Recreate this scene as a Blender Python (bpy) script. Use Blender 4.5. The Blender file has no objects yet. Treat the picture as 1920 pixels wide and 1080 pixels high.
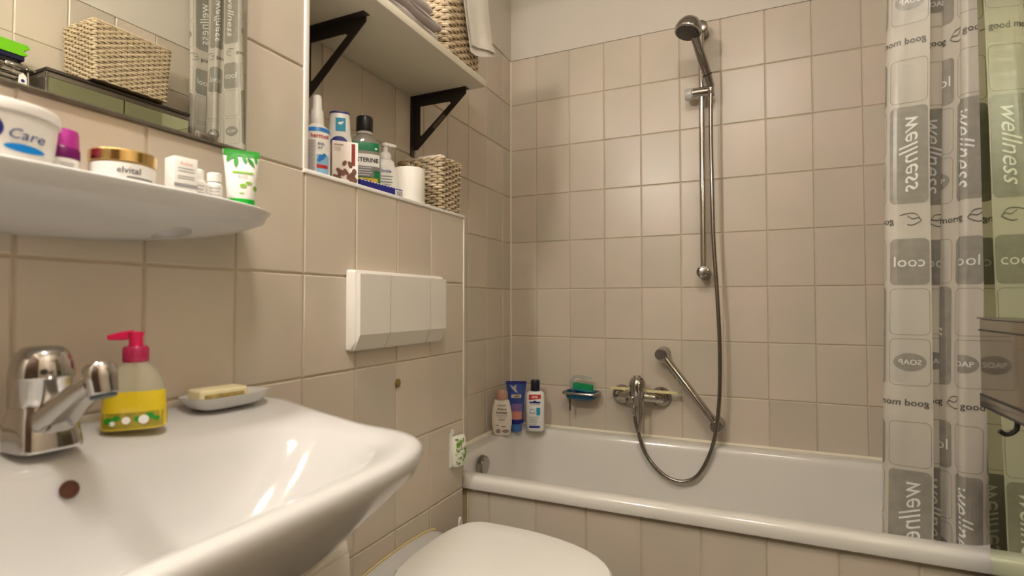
import bpy, bmesh, math, random
from mathutils import Vector, Matrix
random.seed(7)
pi = math.pi; sin = math.sin; cos = math.cos
SC = bpy.context.scene; COL = SC.collection

# ---------------------------------------------------------------- camera
CAM = (0.9657, -2.1059, 1.0998)
def make_camera():
    yaw, pitch, roll = 0.42759, 0.02689, -0.0005
    fwd = Vector((-sin(yaw)*cos(pitch), cos(yaw)*cos(pitch), sin(pitch)))
    right = Vector((cos(yaw), sin(yaw), 0)); up = right.cross(fwd)
    r2 = cos(roll)*right + sin(roll)*up; u2 = -sin(roll)*right + cos(roll)*up
    cd = bpy.data.cameras.new('camera'); cd.sensor_width = 36; cd.lens = 36*1004.03/1920
    cd.clip_start = .02
    cd.dof.use_dof = True; cd.dof.focus_distance = 1.9; cd.dof.aperture_fstop = 4.5
    c = bpy.data.objects.new('camera', cd); COL.objects.link(c)
    m = Matrix((r2, u2, -fwd)).transposed().to_4x4(); m.translation = Vector(CAM)
    c.matrix_world = m; SC.camera = c
make_camera()

# ---------------------------------------------------------------- world, exposure
W = bpy.data.worlds.new('world'); SC.world = W; W.use_nodes = True
W.node_tree.nodes['Background'].inputs[0].default_value = (1, .9, .8, 1)
W.node_tree.nodes['Background'].inputs[1].default_value = 0.05
VS = SC.view_settings
VS.view_transform = 'Standard'; VS.look = 'None'; VS.gamma = 1; VS.use_curve_mapping = False
VS.exposure = 0.15
LAMP_E = 235.0
WALL_E = 22.0        # wall globe above the niche
FILL_E = 62.0  # strength of the added ceiling fill light
LAMP_C = (1, .925, .84)

# ---------------------------------------------------------------- constants of the place
DP = .1735             # face of the boxed-in half wall / basin wall
NICHE_Y0 = -1.335; HALF_END = -.716
WR = 1.53              # right wall
YF = -2.75             # wall behind the camera
FZ = .07; CZ = 2.60
TILE_TOP = 2.155; LEDGE = 1.357
TW = .1475; GR = .0032
ROWS = [.155 + .2*k for k in range(11)]
BACK_COLS = [.1196 + TW*k for k in range(-1, 12)]

# ---------------------------------------------------------------- materials
MATS = {}
def nodes(name):
    m = bpy.data.materials.new(name); m.use_nodes = True
    nt = m.node_tree; b = nt.nodes['Principled BSDF']; return m, nt, b
def mat(name, col, rough=.5, metal=0, vary=.06, scale=12, bump=0, bscale=200, trans=0, alpha=1, coat=0, ior=1.45, emit=None, rand=0, tint=None, spec=.5, sss=0):
    if name in MATS: return MATS[name]
    m, nt, b = nodes(name); N = nt.nodes; L = nt.links
    tc = N.new('ShaderNodeTexCoord')
    nz = N.new('ShaderNodeTexNoise'); nz.inputs['Scale'].default_value = scale; nz.inputs['Detail'].default_value = 3
    L.new(tc.outputs['Object'], nz.inputs['Vector'])
    mx = N.new('ShaderNodeMix'); mx.data_type = 'RGBA'
    c2 = tint if tint else tuple(max(0, c*(1-vary*2)) for c in col)
    mx.inputs['A'].default_value = (*c2, 1); mx.inputs['B'].default_value = (*tuple(min(1, c*(1+vary)) for c in col), 1)
    L.new(nz.outputs['Fac'], mx.inputs['Factor'])
    out = mx.outputs['Result']
    if rand:
        oi = N.new('ShaderNodeObjectInfo'); hs = N.new('ShaderNodeHueSaturation')
        mr = N.new('ShaderNodeMapRange'); mr.inputs['To Min'].default_value = 1-rand; mr.inputs['To Max'].default_value = 1+rand
        L.new(oi.outputs['Random'], mr.inputs['Value']); L.new(mr.outputs[0], hs.inputs['Value'])
        L.new(out, hs.inputs['Color']); out = hs.outputs[0]
    L.new(out, b.inputs['Base Color'])
    b.inputs['Roughness'].default_value = rough; b.inputs['Metallic'].default_value = metal
    b.inputs['Transmission Weight'].default_value = trans; b.inputs['Alpha'].default_value = alpha
    b.inputs['Coat Weight'].default_value = coat; b.inputs['IOR'].default_value = ior
    b.inputs['Specular IOR Level'].default_value = spec
    if sss:
        b.inputs['Subsurface Weight'].default_value = sss; b.inputs['Subsurface Radius'].default_value = (.01, .008, .006)
    if bump:
        bn = N.new('ShaderNodeTexNoise'); bn.inputs['Scale'].default_value = bscale; bn.inputs['Detail'].default_value = 4
        L.new(tc.outputs['Object'], bn.inputs['Vector'])
        bp = N.new('ShaderNodeBump'); bp.inputs['Strength'].default_value = bump; bp.inputs['Distance'].default_value = .002
        L.new(bn.outputs['Fac'], bp.inputs['Height']); L.new(bp.outputs[0], b.inputs['Normal'])
    if emit:
        b.inputs['Emission Color'].default_value = (*emit[0], 1); b.inputs['Emission Strength'].default_value = emit[1]
    MATS[name] = m; return m

def tile_material(name, a, b2):
    m, nt, b = nodes(name); N = nt.nodes; L = nt.links
    oi = N.new('ShaderNodeObjectInfo'); tc = N.new('ShaderNodeTexCoord')
    nz = N.new('ShaderNodeTexNoise'); nz.noise_dimensions = '4D'
    nz.inputs['Scale'].default_value = 5; nz.inputs['Detail'].default_value = 2
    mw = N.new('ShaderNodeMath'); mw.operation = 'MULTIPLY'; mw.inputs[1].default_value = 40
    L.new(oi.outputs['Random'], mw.inputs[0]); L.new(mw.outputs[0], nz.inputs['W']); L.new(tc.outputs['Object'], nz.inputs['Vector'])
    mx = N.new('ShaderNodeMix'); mx.data_type = 'RGBA'
    mx.inputs['A'].default_value = (*a, 1); mx.inputs['B'].default_value = (*b2, 1)
    mr = N.new('ShaderNodeMapRange'); mr.inputs['From Min'].default_value = .3; mr.inputs['From Max'].default_value = .7
    L.new(nz.outputs['Fac'], mr.inputs['Value']); L.new(mr.outputs[0], mx.inputs['Factor'])
    hs = N.new('ShaderNodeHueSaturation'); r2 = N.new('ShaderNodeMapRange')
    r2.inputs['To Min'].default_value = .94; r2.inputs['To Max'].default_value = 1.05
    L.new(oi.outputs['Random'], r2.inputs['Value']); L.new(r2.outputs[0], hs.inputs['Value'])
    L.new(mx.outputs['Result'], hs.inputs['Color'])
    sp = N.new('ShaderNodeTexNoise'); sp.inputs['Scale'].default_value = 420
    L.new(tc.outputs['Object'], sp.inputs['Vector'])
    m3 = N.new('ShaderNodeMix'); m3.data_type = 'RGBA'; m3.blend_type = 'MULTIPLY'; m3.inputs['Factor'].default_value = .14
    L.new(hs.outputs[0], m3.inputs['A']); L.new(sp.outputs['Fac'], m3.inputs['B'])
    L.new(m3.outputs['Result'], b.inputs['Base Color'])
    b.inputs['Roughness'].default_value = .32
    bn = N.new('ShaderNodeTexNoise'); bn.inputs['Scale'].default_value = 14
    L.new(tc.outputs['Object'], bn.inputs['Vector'])
    bp = N.new('ShaderNodeBump'); bp.inputs['Strength'].default_value = .15; bp.inputs['Distance'].default_value = .002
    L.new(bn.outputs['Fac'], bp.inputs['Height']); L.new(bp.outputs[0], b.inputs['Normal'])
    MATS[name] = m; return m

TILE = tile_material('beige_tile', (.59, .54, .435), (.67, .57, .48))
GROUT = mat('grout', (.60, .51, .37), .85, vary=.12, scale=30)
PAINT = mat('wall_paint', (.66, .615, .54), .85, vary=.03, scale=3, bump=.25, bscale=160)
FLOORM = mat('floor_tile', (.13, .095, .07), .4, vary=.1)
CAULK = mat('caulk', (.82, .76, .60), .5, vary=.05)
YCAULK = mat('yellowed_caulk', (.75, .62, .30), .5, vary=.15, scale=40)
WHITE_TRIM = mat('white_trim', (.86, .84, .80), .35, vary=.02)
CERAMIC = mat('white_ceramic', (.60, .595, .585), .09, vary=.015, scale=3)
ENAMEL = mat('bath_enamel', (.74, .715, .67), .16, vary=.02, scale=3, coat=.3)
WPLAST = mat('white_plastic', (.84, .82, .78), .32, vary=.015)
GPLAST = mat('flush_plastic', (.80, .77, .71), .35, vary=.03, scale=6)
CHROME = mat('chrome', (.54, .52, .50), .10, 1, vary=.03)
DCHROME = mat('worn_chrome', (.40, .375, .35), .22, 1, vary=.12, scale=40)
STEEL = mat('steel', (.36, .33, .30), .16, 1, vary=.1, scale=20)
DARKM = mat('dark_metal', (.045, .037, .032), .45, .3, vary=.1)
BROWNM = mat('bronze_frame', (.085, .07, .055), .35, .6, vary=.1)
BLACK = mat('black_plastic', (.014, .013, .014), .35, vary=.05)
BOARD = mat('laminate_board', (.74, .70, .58), .45, vary=.03, scale=4)
MIRROR = mat('mirror_glass', (.90, .92, .86), .0, 1, vary=0)
GMIRROR = mat('green_mirror', (.64, .71, .50), .0, 1, vary=0)
SMOKE = mat('smoked_mirror', (.36, .32, .27), .06, 1, vary=.06)
GLASSEDGE = mat('glass_edge', (.30, .42, .34), .2, vary=.05)
WICKER = mat('wicker', (.74, .60, .41), .55, vary=.30, scale=60)
WICKERD = mat('wicker_dark', (.20, .14, .085), .8, vary=.2, scale=50)
TOWEL = mat('grey_towel', (.56, .505, .49), .95, vary=.06, bump=.6, bscale=500)
CLOTH = mat('white_cloth', (.82, .78, .71), .95, vary=.05, bump=.6, bscale=400)
PAPER = mat('tissue_paper', (.86, .82, .74), .95, vary=.03, bump=.3, bscale=300)
PWHITE = mat('print_white', (.88, .87, .85), .4, vary=0)
PBLACK = mat('print_black', (.02, .02, .025), .5, vary=0)
PGREY = mat('print_grey', (.28, .28, .28), .5, vary=0)
PBLUE = mat('print_navy', (.012, .018, .22), .4, vary=.03)
PLBLUE = mat('print_blue', (.02, .22, .62), .4, vary=.05)
PSKY = mat('print_sky', (.30, .55, .80), .4, vary=.1)
PTEAL = mat('print_teal', (.02, .32, .50), .4, vary=.05)
PRED = mat('print_red', (.55, .03, .03), .4, vary=.03)
PBROWN = mat('print_brown', (.13, .05, .03), .5, vary=.2, scale=80)
PGREEN = mat('print_green', (.02, .30, .02), .4, vary=.3, scale=60, tint=(.01, .12, .01))
PLGREEN = mat('print_light_green', (.25, .52, .04), .4, vary=.2, scale=60)
PYELLOW = mat('print_yellow', (.72, .46, .05), .4, vary=.05)
PORANGE = mat('print_orange', (.75, .25, .08), .4, vary=.05)
PMAUVE = mat('print_mauve', (.36, .24, .23), .5, vary=.1)

# ---------------------------------------------------------------- mesh helpers
class MB:
    def __init__(s): s.v = []; s.f = []
    def add(s, v, f):
        o = len(s.v); s.v += [tuple(p) for p in v]; s.f += [tuple(i+o for i in q) for q in f]; return s
    def box(s, x0, x1, y0, y1, z0, z1):
        return s.add([(x0,y0,z0),(x1,y0,z0),(x1,y1,z0),(x0,y1,z0),(x0,y0,z1),(x1,y0,z1),(x1,y1,z1),(x0,y1,z1)],
                     [(0,3,2,1),(4,5,6,7),(0,1,5,4),(1,2,6,5),(2,3,7,6),(3,0,4,7)])
    def rbox(s, x0, x1, y0, y1, z0, z1, r=.004, seg=2):
        bm = bmesh.new(); bmesh.ops.create_cube(bm, size=1)
        for v in bm.verts:
            v.co = Vector(((x0+x1)/2+v.co.x*(x1-x0), (y0+y1)/2+v.co.y*(y1-y0), (z0+z1)/2+v.co.z*(z1-z0)))
        bmesh.ops.bevel(bm, geom=list(bm.edges), offset=r, segments=seg, profile=.5, affect='EDGES', clamp_overlap=True)
        bm.verts.index_update()
        s.add([v.co[:] for v in bm.verts], [[v.index for v in f.verts] for f in bm.faces]); bm.free(); return s
    def loft(s, rings, cap0=True, cap1=True, closed=True):
        n = len(rings[0]); v = [p for r in rings for p in r]; f = []
        m = n if closed else n-1
        for k in range(len(rings)-1):
            for i in range(m):
                j = (i+1) % n; f.append((k*n+i, k*n+j, (k+1)*n+j, (k+1)*n+i))
        if cap0: f.append(tuple(range(n-1, -1, -1)))
        if cap1: f.append(tuple((len(rings)-1)*n+i for i in range(n)))
        return s.add(v, f)
    def lathe(s, prof, n=28, c=(0,0,0), sx=1, sy=1, axis=None, cap0=True, cap1=True):
        rings = []
        for r, z in prof:
            rings.append([(sx*r*cos(2*pi*i/n), sy*r*sin(2*pi*i/n), z) for i in range(n)])
        if axis is not None:
            q = Vector((0,0,1)).rotation_difference(Vector(axis).normalized())
            rings = [[tuple(q @ Vector(p)) for p in R] for R in rings]
        rings = [[(p[0]+c[0], p[1]+c[1], p[2]+c[2]) for p in R] for R in rings]
        return s.loft(rings, cap0, cap1)
    def tube(s, path, r, n=10, cap=True, closed=False):
        P = [Vector(p) for p in path]; m = len(P); rings = []
        up = None
        for k in range(m):
            if closed: t = P[(k+1) % m]-P[k-1]
            else: t = P[min(k+1, m-1)]-P[max(k-1, 0)]
            t.normalize()
            if up is None:
                up = Vector((0,0,1)) if abs(t.z) < .9 else Vector((1,0,0))
            a = t.cross(up); a.normalize(); b = a.cross(t); up = b
            rr = r[k] if isinstance(r, (list, tuple)) else r
            rings.append([tuple(P[k]+rr*(cos(2*pi*i/n)*a+sin(2*pi*i/n)*b)) for i in range(n)])
        if closed: rings.append(rings[0]); return s.loft(rings, False, False)
        return s.loft(rings, cap, cap)
    def prism(s, poly, fn, d):
        """poly 2-D outline, fn(x,y,h)->3-D, extruded over d=(h0,h1)"""
        n = len(poly)
        v = [fn(x, y, d[0]) for x, y in poly]+[fn(x, y, d[1]) for x, y in poly]
        f = [tuple(range(n-1, -1, -1)), tuple(range(n, 2*n))]+[(i, (i+1) % n, n+(i+1) % n, n+i) for i in range(n)]
        return s.add(v, f)
    def grid(s, fn, nu, nv):
        v = [fn(i/nu, j/nv) for j in range(nv+1) for i in range(nu+1)]
        f = [(j*(nu+1)+i, j*(nu+1)+i+1, (j+1)*(nu+1)+i+1, (j+1)*(nu+1)+i) for j in range(nv) for i in range(nu)]
        return s.add(v, f)
    def xf(s, M):
        s.v = [tuple(M @ Vector(p)) for p in s.v]; return s
    def moved(s, d):
        s.v = [(p[0]+d[0], p[1]+d[1], p[2]+d[2]) for p in s.v]; return s

def mesh_of(name, mb, m, smooth=35):
    me = bpy.data.meshes.new(name); me.from_pydata(mb.v, [], mb.f)
    bm = bmesh.new(); bm.from_mesh(me); bmesh.ops.recalc_face_normals(bm, faces=bm.faces); bm.to_mesh(me); bm.free()
    if smooth:
        me.polygons.foreach_set('use_smooth', [True]*len(me.polygons)); me.set_sharp_from_angle(angle=math.radians(smooth))
    me.materials.append(m); return me
ORG = {}
def obj(name, mb, m, parent=None, smooth=35, world=False):
    if world and parent is not None:
        o = ORG[parent.name]; mb.moved((-o[0], -o[1], -o[2]))
    ob = bpy.data.objects.new(name, mesh_of(name, mb, m, smooth)); COL.objects.link(ob)
    if parent is not None: ob.parent = parent
    ORG[ob.name] = ORG[parent.name] if (parent is not None) else (0, 0, 0)
    return ob
def tag(o, label, cat, group=None):
    o['label'] = label; o['category'] = cat
    if group: o['group'] = group
    return o
def thing(name, label, cat, loc=(0,0,0), rz=0, group=None):
    o = bpy.data.objects.new(name, None); COL.objects.link(o); o.empty_display_size = .05
    o.location = loc; o.rotation_euler = (0, 0, rz); ORG[o.name] = tuple(loc)
    return tag(o, label, cat, group)
def struct(name, mb, m, parent=None, smooth=None):
    o = obj(name, mb, m, parent, smooth); o['kind'] = 'structure'; return o
def stuff(o): o['kind'] = 'stuff'; return o

# text outlines ------------------------------------------------------------
TXT = {}
def text2d(s, size=1.0, bold=0, shear=0, res=2, space=1.0):
    key = (s, bold, shear, res, space)
    if key not in TXT:
        cu = bpy.data.curves.new('t', 'FONT'); cu.body = s; cu.size = 1; cu.align_x = 'CENTER'; cu.align_y = 'CENTER'
        cu.resolution_u = res; cu.offset = bold; cu.shear = shear; cu.space_character = space
        o = bpy.data.objects.new('t', cu); COL.objects.link(o)
        dg = bpy.context.evaluated_depsgraph_get(); me = bpy.data.meshes.new_from_object(o.evaluated_get(dg))
        bm = bmesh.new(); bm.from_mesh(me)
        xs = [p.co.x for p in bm.verts] or [0]; ys = [p.co.y for p in bm.verts] or [0]
        for lo, hi, no in ((min(xs), max(xs), (1,0,0)), (min(ys), max(ys), (0,1,0))):
            k = lo+.22
            while k < hi:
                bmesh.ops.bisect_plane(bm, geom=list(bm.verts)+list(bm.edges)+list(bm.faces), dist=1e-5, plane_co=Vector(no)*k, plane_no=no); k += .22
        bm.verts.index_update()
        v = [(p.co.x, p.co.y) for p in bm.verts]; f = [tuple(q.index for q in g.verts) for g in bm.faces]; bm.free()
        bpy.data.objects.remove(o); bpy.data.meshes.remove(me); bpy.data.curves.remove(cu)
        xs = [p[0] for p in v] or [0]; ys = [p[1] for p in v] or [0]
        cx = (min(xs)+max(xs))/2; cy = (min(ys)+max(ys))/2
        TXT[key] = ([(x-cx, y-cy) for x, y in v], f, max(xs)-min(xs), max(ys)-min(ys))
    v, f, w, h = TXT[key]
    return [(x*size, y*size) for x, y in v], f, w*size, h*size
def text_fit(s, width, **k):
    v, f, w, h = text2d(s, 1.0, **k); q = width/w
    return [(x*q, y*q) for x, y in v], f

def se(w, d, z, n=2.4, N=28, cx=0, cy=0):
    out = []
    for i in range(N):
        t = 2*pi*i/N; c = cos(t); s_ = sin(t)
        out.append((cx+w/2*math.copysign(abs(c)**(2/n), c), cy+d/2*math.copysign(abs(s_)**(2/n), s_), z))
    return out

class Bottle:
    """container lofted from (z, width, depth, exponent); its front looks to local -Y; decals follow the surface"""
    def __init__(s, secs): s.s = secs
    def at(s, z):
        S = s.s
        if z <= S[0][0]: return S[0][1:]
        for a, b in zip(S, S[1:]):
            if z <= b[0]:
                t = (z-a[0])/max(1e-9, b[0]-a[0]); return tuple(p+(q-p)*t for p, q in zip(a[1:], b[1:]))
        return S[-1][1:]
    def mb(s, N=32):
        return MB().loft([se(w, d, z, n, N) for z, w, d, n in s.s])
    def pt(s, x, z, e=.0006):
        w, d, n = s.at(z); q = min(.999, abs(2*x/w))
        return (x, -d/2*(1-q**n)**(1/n)-e, z)
    def rect(s, x0, x1, z0, z1, e=.0006, nu=8, nv=6):
        return MB().grid(lambda a, b: s.pt(x0+(x1-x0)*a, z0+(z1-z0)*b, e), nu, nv)
    def ell(s, cx, cz, rx, rz, e=.0007, n=24):
        k = max(1, int(max(rx, rz)/.004))
        v = [s.pt(cx, cz, e)]+[s.pt(cx+rx*r/k*cos(2*pi*i/n), cz+rz*r/k*sin(2*pi*i/n), e) for r in range(1, k+1) for i in range(n)]
        f = [(0, 1+i, 1+(i+1) % n) for i in range(n)]
        for r in range(k-1): f += [(1+r*n+i, 1+(r+1)*n+i, 1+(r+1)*n+(i+1) % n, 1+r*n+(i+1) % n) for i in range(n)]
        return MB().add(v, f)
    def text(s, t, cx, cz, width, e=.0012, **k):
        v, f = text_fit(t, width, **k)
        return MB().add([s.pt(cx+x, cz+y, e) for x, y in v], f)
    def band(s, z0, z1, e=.0005, N=32, k=3):
        R = []
        for j in range(k+1):
            z = z0+(z1-z0)*j/k; w, d, n = s.at(z); R.append(se(w+2*e, d+2*e, z, n, N))
        return MB().loft(R, False, False)
    def lines(s, cx, ztop, width, n, gap, th, e=.0009):
        m = MB()
        for i in range(n):
            w = width*(1, .85, .95, .7)[i % 4]; z = ztop-i*gap
            r = s.rect(cx-w/2, cx+w/2, z-th/2, z+th/2, e, 4, 1); m.add(r.v, r.f)
        return m

# ---------------------------------------------------------------- tiled walls
TILE_CACHE = {}
def tile_mesh(w, h):
    key = (round(w, 4), round(h, 4))
    if key not in TILE_CACHE:
        b = .0022; t0 = -.006; t1 = -.0018; x = w/2; y = h/2
        v = [(-x,-y,t0),(x,-y,t0),(x,y,t0),(-x,y,t0),(-x,-y,t1),(x,-y,t1),(x,y,t1),(-x,y,t1),(-x+b,-y+b,0),(x-b,-y+b,0),(x-b,y-b,0),(-x+b,y-b,0)]
        f = [(0,1,5,4),(1,2,6,5),(2,3,7,6),(3,0,4,7),(4,5,9,8),(5,6,10,9),(6,7,11,10),(7,4,8,11),(8,9,10,11)]
        TILE_CACHE[key] = mesh_of('tile', MB().add(v, f), TILE, None)
    return TILE_CACHE[key]
def tiles(wall, cols, rows, frame):
    """frame(u,z) -> (location, u axis, normal)"""
    for a, b in zip(cols, cols[1:]):
        for c, d in zip(rows, rows[1:]):
            if b-a < .012 or d-c < .012: continue
            o = bpy.data.objects.new('tile', tile_mesh(b-a-GR, d-c-GR)); COL.objects.link(o)
            loc, U, Nn = frame((a+b)/2, (c+d)/2)
            V = Vector(Nn).cross(Vector(U))
            M = Matrix((Vector(U), V, Vector(Nn))).transposed().to_4x4()
            j = random.uniform(-.0004, .0004)
            M.translation = Vector(loc)+Vector(Nn)*j
            o.parent = wall; o.matrix_local = M
def cut(lines, lo, hi):
    return [lo]+[x for x in lines if lo+.004 < x < hi-.004]+[hi]

def slab(x0, x1, y0, y1, z0, z1): return MB().box(x0, x1, y0, y1, z0, z1)
G = .003   # grout plane lies this far behind the tile faces
# back wall
wb = struct('wall_back', slab(-.12, WR+.12, G, .12, FZ-.1, TILE_TOP), GROUT)
tiles(wb, cut(BACK_COLS, 0, WR), cut(ROWS, .587, TILE_TOP), lambda u, z: ((u, 0, z), (1,0,0), (0,-1,0)))
struct('wall_back_plaster', slab(-.12, WR+.12, -.002, .12, TILE_TOP, CZ), PAINT)
# recessed left wall over bath and ledge
LCOLS = [-.08-TW*k for k in range(10, -1, -1)]
wl = struct('wall_niche', slab(-.12, -G, NICHE_Y0-.05, .12, FZ-.1, TILE_TOP), GROUT)
fl = lambda X: (lambda u, z: ((X, u, z), (0,1,0), (1,0,0)))
tiles(wl, cut(LCOLS, HALF_END, 0), cut(ROWS, .587, TILE_TOP), fl(0))
tiles(wl, cut(LCOLS, NICHE_Y0, HALF_END), cut(ROWS, LEDGE, TILE_TOP), fl(0))
struct('wall_niche_plaster', slab(-.12, .002, NICHE_Y0, 0, TILE_TOP, CZ), PAINT)
# boxed-in half wall and basin wall
PCOLS = [NICHE_Y0+TW*k for k in range(-12, 5)]
wp = struct('wall_left', MB().box(-G, DP-G, NICHE_Y0, HALF_END, FZ-.1, LEDGE-.004).box(-.12, DP-G, YF, NICHE_Y0, FZ-.1, TILE_TOP), GROUT)
pc = [y for y in PCOLS if y < HALF_END-.05]+[HALF_END]
tiles(wp, [y for y in cut(PCOLS, -2.4, NICHE_Y0)], cut(ROWS, FZ, TILE_TOP), fl(DP))
tiles(wp, [y for y in pc if y >= NICHE_Y0-.001], cut(ROWS, FZ, LEDGE), fl(DP))
struct('wall_left_plaster', slab(-.12, DP+.001, YF, NICHE_Y0, TILE_TOP, CZ), PAINT)
# niche side wall (faces the bath) is plain plastered tile edge
# right wall
RCOLS = [-.0+(-TW)*k-.055 for k in range(18, -1, -1)]
wr = struct('wall_right', slab(WR+G, WR+.12, YF, .12, FZ-.1, TILE_TOP), GROUT)
tiles(wr, cut(RCOLS, -2.3, 0), cut(ROWS, .587, TILE_TOP), lambda u, z: ((WR, u, z), (0,-1,0), (-1,0,0)))
struct('wall_right_plaster', slab(WR-.002, WR+.12, YF, .12, TILE_TOP, CZ), PAINT)
struct('wall_front', slab(-.12, WR+.12, YF-.1, YF, FZ-.1, CZ), PAINT)
DOORM = mat('added_dark_door', (.10, .06, .035), .45, vary=.25, scale=9)  # unseen dark door, added to cut bounce light and darken chrome reflections
dr_ = struct('added_door_1', MB().rbox(.42, 1.38, YF+.002, YF+.04, FZ+.005, 2.12, .004), DOORM, smooth=40)
for z0_, z1_ in ((.25, 1.0), (1.12, 1.98)): obj('added_door_panel', MB().rbox(.55, 1.25, YF+.041, YF+.052, z0_, z1_, .006), DOORM, dr_, world=True)
obj('added_door_handle', MB().tube([(1.31, YF+.04, 1.06), (1.31, YF+.09, 1.06), (1.20, YF+.09, 1.06)], .009, 10), STEEL, dr_, world=True)
for x0_, x1_, z0_, z1_ in ((.35, .415, FZ+.002, 2.19), (1.385, 1.45, FZ+.002, 2.19), (.416, 1.384, 2.125, 2.19)): struct('trim_9', MB().rbox(x0_, x1_, YF+.001, YF+.025, z0_, z1_, .003), DOORM, smooth=40)
struct('floor', slab(-.12, WR+.12, YF-.1, .12, FZ-.1, FZ), FLOORM)
struct('ceiling', slab(-.12, WR+.12, YF-.1, .12, CZ, CZ+.1), PAINT)
# bath front panel
PX = [.2455+TW*k for k in range(-1, 10)]
wt = struct('wall_bath_panel', slab(0, WR, -.690+G, -.655, FZ, .553), GROUT)
tiles(wt, cut(PX, DP+.001, WR), cut([.155, .355], FZ, .553), lambda u, z: ((u, -.690, z), (1,0,0), (0,-1,0)))
# trims
struct('trim_1', MB().rbox(DP-.010, DP+.0035, NICHE_Y0-.004, HALF_END+.002, LEDGE-.006, LEDGE+.0025, .0015), WHITE_TRIM, smooth=40)
struct('trim_2', MB().rbox(DP-.012, DP+.003, NICHE_Y0-.005, NICHE_Y0+.007, LEDGE, TILE_TOP, .002), WHITE_TRIM, smooth=40)
struct('trim_3', MB().rbox(DP-.006, DP+.002, HALF_END-.002, HALF_END+.004, .587, LEDGE-.006, .001), CAULK, smooth=40)
struct('trim_4', MB().prism([(0,0),(.009,0),(0,.009)], lambda x, y, h: (h, -x, .583+y), (0, WR)), CAULK)
struct('trim_5', MB().prism([(0,0),(.009,0),(0,.009)], lambda x, y, h: (x, h, .583+y), (HALF_END, 0)), CAULK)
struct('trim_6', MB().prism([(0,0),(.004,0),(0,.004)], lambda x, y, h: (x, -y, h), (.59, TILE_TOP)), CAULK)
struct('trim_7', MB().tube([(DP+.001, -.689, FZ+.1), (DP+.001, -.689, .54)], .003, 6), YCAULK)
struct('trim_10', MB().rbox(.001, WR-.001, -.0035, -.0002, TILE_TOP-.003, TILE_TOP+.003, .001), PAINT, smooth=40)
struct('trim_11', MB().rbox(.0002, .0035, NICHE_Y0+.008, -.004, TILE_TOP-.003, TILE_TOP+.003, .001), PAINT, smooth=40)
struct('trim_12', MB().rbox(WR-.0035, WR-.0002, -2.3, -.004, TILE_TOP-.003, TILE_TOP+.003, .001), PAINT, smooth=40)
# niche floor: laminated ledge top
struct('trim_8', MB().box(0, DP-.010, NICHE_Y0, HALF_END, LEDGE-.004, LEDGE), WHITE_TRIM)

# ---------------------------------------------------------------- lamps
t = thing('mirror_lamp', 'white globe lamp on wall above basin mirror', 'lamp', (DP, -2.12, 2.02))
obj('base', MB().lathe([(.05,0),(.05,.012),(.03,.02),(.024,.05)], 28, axis=(1,0,0)), WPLAST, t)
DIFF = mat('lamp_diffuser', (1, .95, .9), .4, emit=(LAMP_C, LAMP_E), vary=0)
obj('globe', MB().lathe([(.001,-.060),(.023,-.0555),(.042,-.043),(.055,-.024),(.060,0),(.055,.024),(.042,.043),(.023,.0555),(.001,.060)], 32, c=(.105,0,0), axis=(1,0,0)), DIFF, t)
t = thing('wall_lamp', 'small opal globe lamp on the plaster above the niche', 'lamp', (.002, -1.20, 2.20))
obj('base', MB().lathe([(.045,0),(.045,.012),(.03,.03),(.018,.075)], 28, axis=(1,0,0)), CHROME, t)
WGL = mat('opal_bulb', (1, .96, .9), .4, emit=(LAMP_C, WALL_E), vary=0)
obj('globe', MB().lathe([(.001,-.055),(.020,-.051),(.038,-.040),(.050,-.023),(.055,0),(.050,.023),(.038,.040),(.020,.051),(.001,.055)], 28, c=(.128,0,0), axis=(1,0,0)), WGL, t)
t = thing('added_fill_lamp', 'added round fill light on bathroom ceiling, out of view', 'lamp', (.95, -1.95, CZ))  # unseen globe added as soft fill for the whole room
obj('base', MB().lathe([(.10,-.025),(.115,-.02),(.115,0)], 32), WPLAST, t)
GLOBE = mat('fill_glow', (1, .96, .9), .4, emit=(LAMP_C, FILL_E), vary=0)
obj('shade', MB().lathe([(.002,-.10),(.06,-.095),(.10,-.08),(.125,-.055),(.13,-.03),(.12,-.022)], 32), GLOBE, t)

# ---------------------------------------------------------------- bath tub
def rrect(x0, x1, y0, y1, r, z, k=7):
    out = []
    for cx, cy, a0 in ((x1-r, y1-r, 0), (x0+r, y1-r, pi/2), (x0+r, y0+r, pi), (x1-r, y0+r, 1.5*pi)):
        for i in range(k+1):
            a = a0+pi/2*i/k; out.append((cx+r*cos(a), cy+r*sin(a), z))
    return out
tub = thing('bathtub', 'white enamel bathtub with a tiled front panel under the shower', 'bathtub', (.76, -.35, FZ))
rings = []
O = (.003, WR-.003, -.704, -.003)
rings.append(rrect(*O, .004, .549)); rings.append(rrect(O[0], O[1], O[2]-.001, O[3], .004, .552))
rings.append(rrect(O[0], O[1], O[2]-.002, O[3], .006, .572))
rings.append(rrect(O[0]+.001, O[1]-.001, O[2]+.001, O[3]-.001, .008, .580))
rings.append(rrect(O[0]+.004, O[1]-.004, O[2]+.006, O[3]-.004, .012, .5845))
rings.append(rrect(O[0]+.010, O[1]-.010, O[2]+.016, O[3]-.008, .02, .5860))
I0 = (.075, WR-.10, -.650, -.062)
def inn(d, z, r, dl=None): return rrect(I0[0]+(dl if dl is not None else d), I0[1]-d*1.6, I0[2]+d, I0[3]-d, r, z)
rings.append(inn(-.010, .5850, .09)); rings.append(inn(-.003, .5825, .09)); rings.append(inn(.001, .577, .09)); rings.append(inn(.006, .56, .09))
rings.append(inn(.014, .50, .095)); rings.append(inn(.03, .38, .11)); rings.append(inn(.05, .28, .12)); rings.append(inn(.085, .235, .13)); rings.append(inn(.14, .222, .12))
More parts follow.
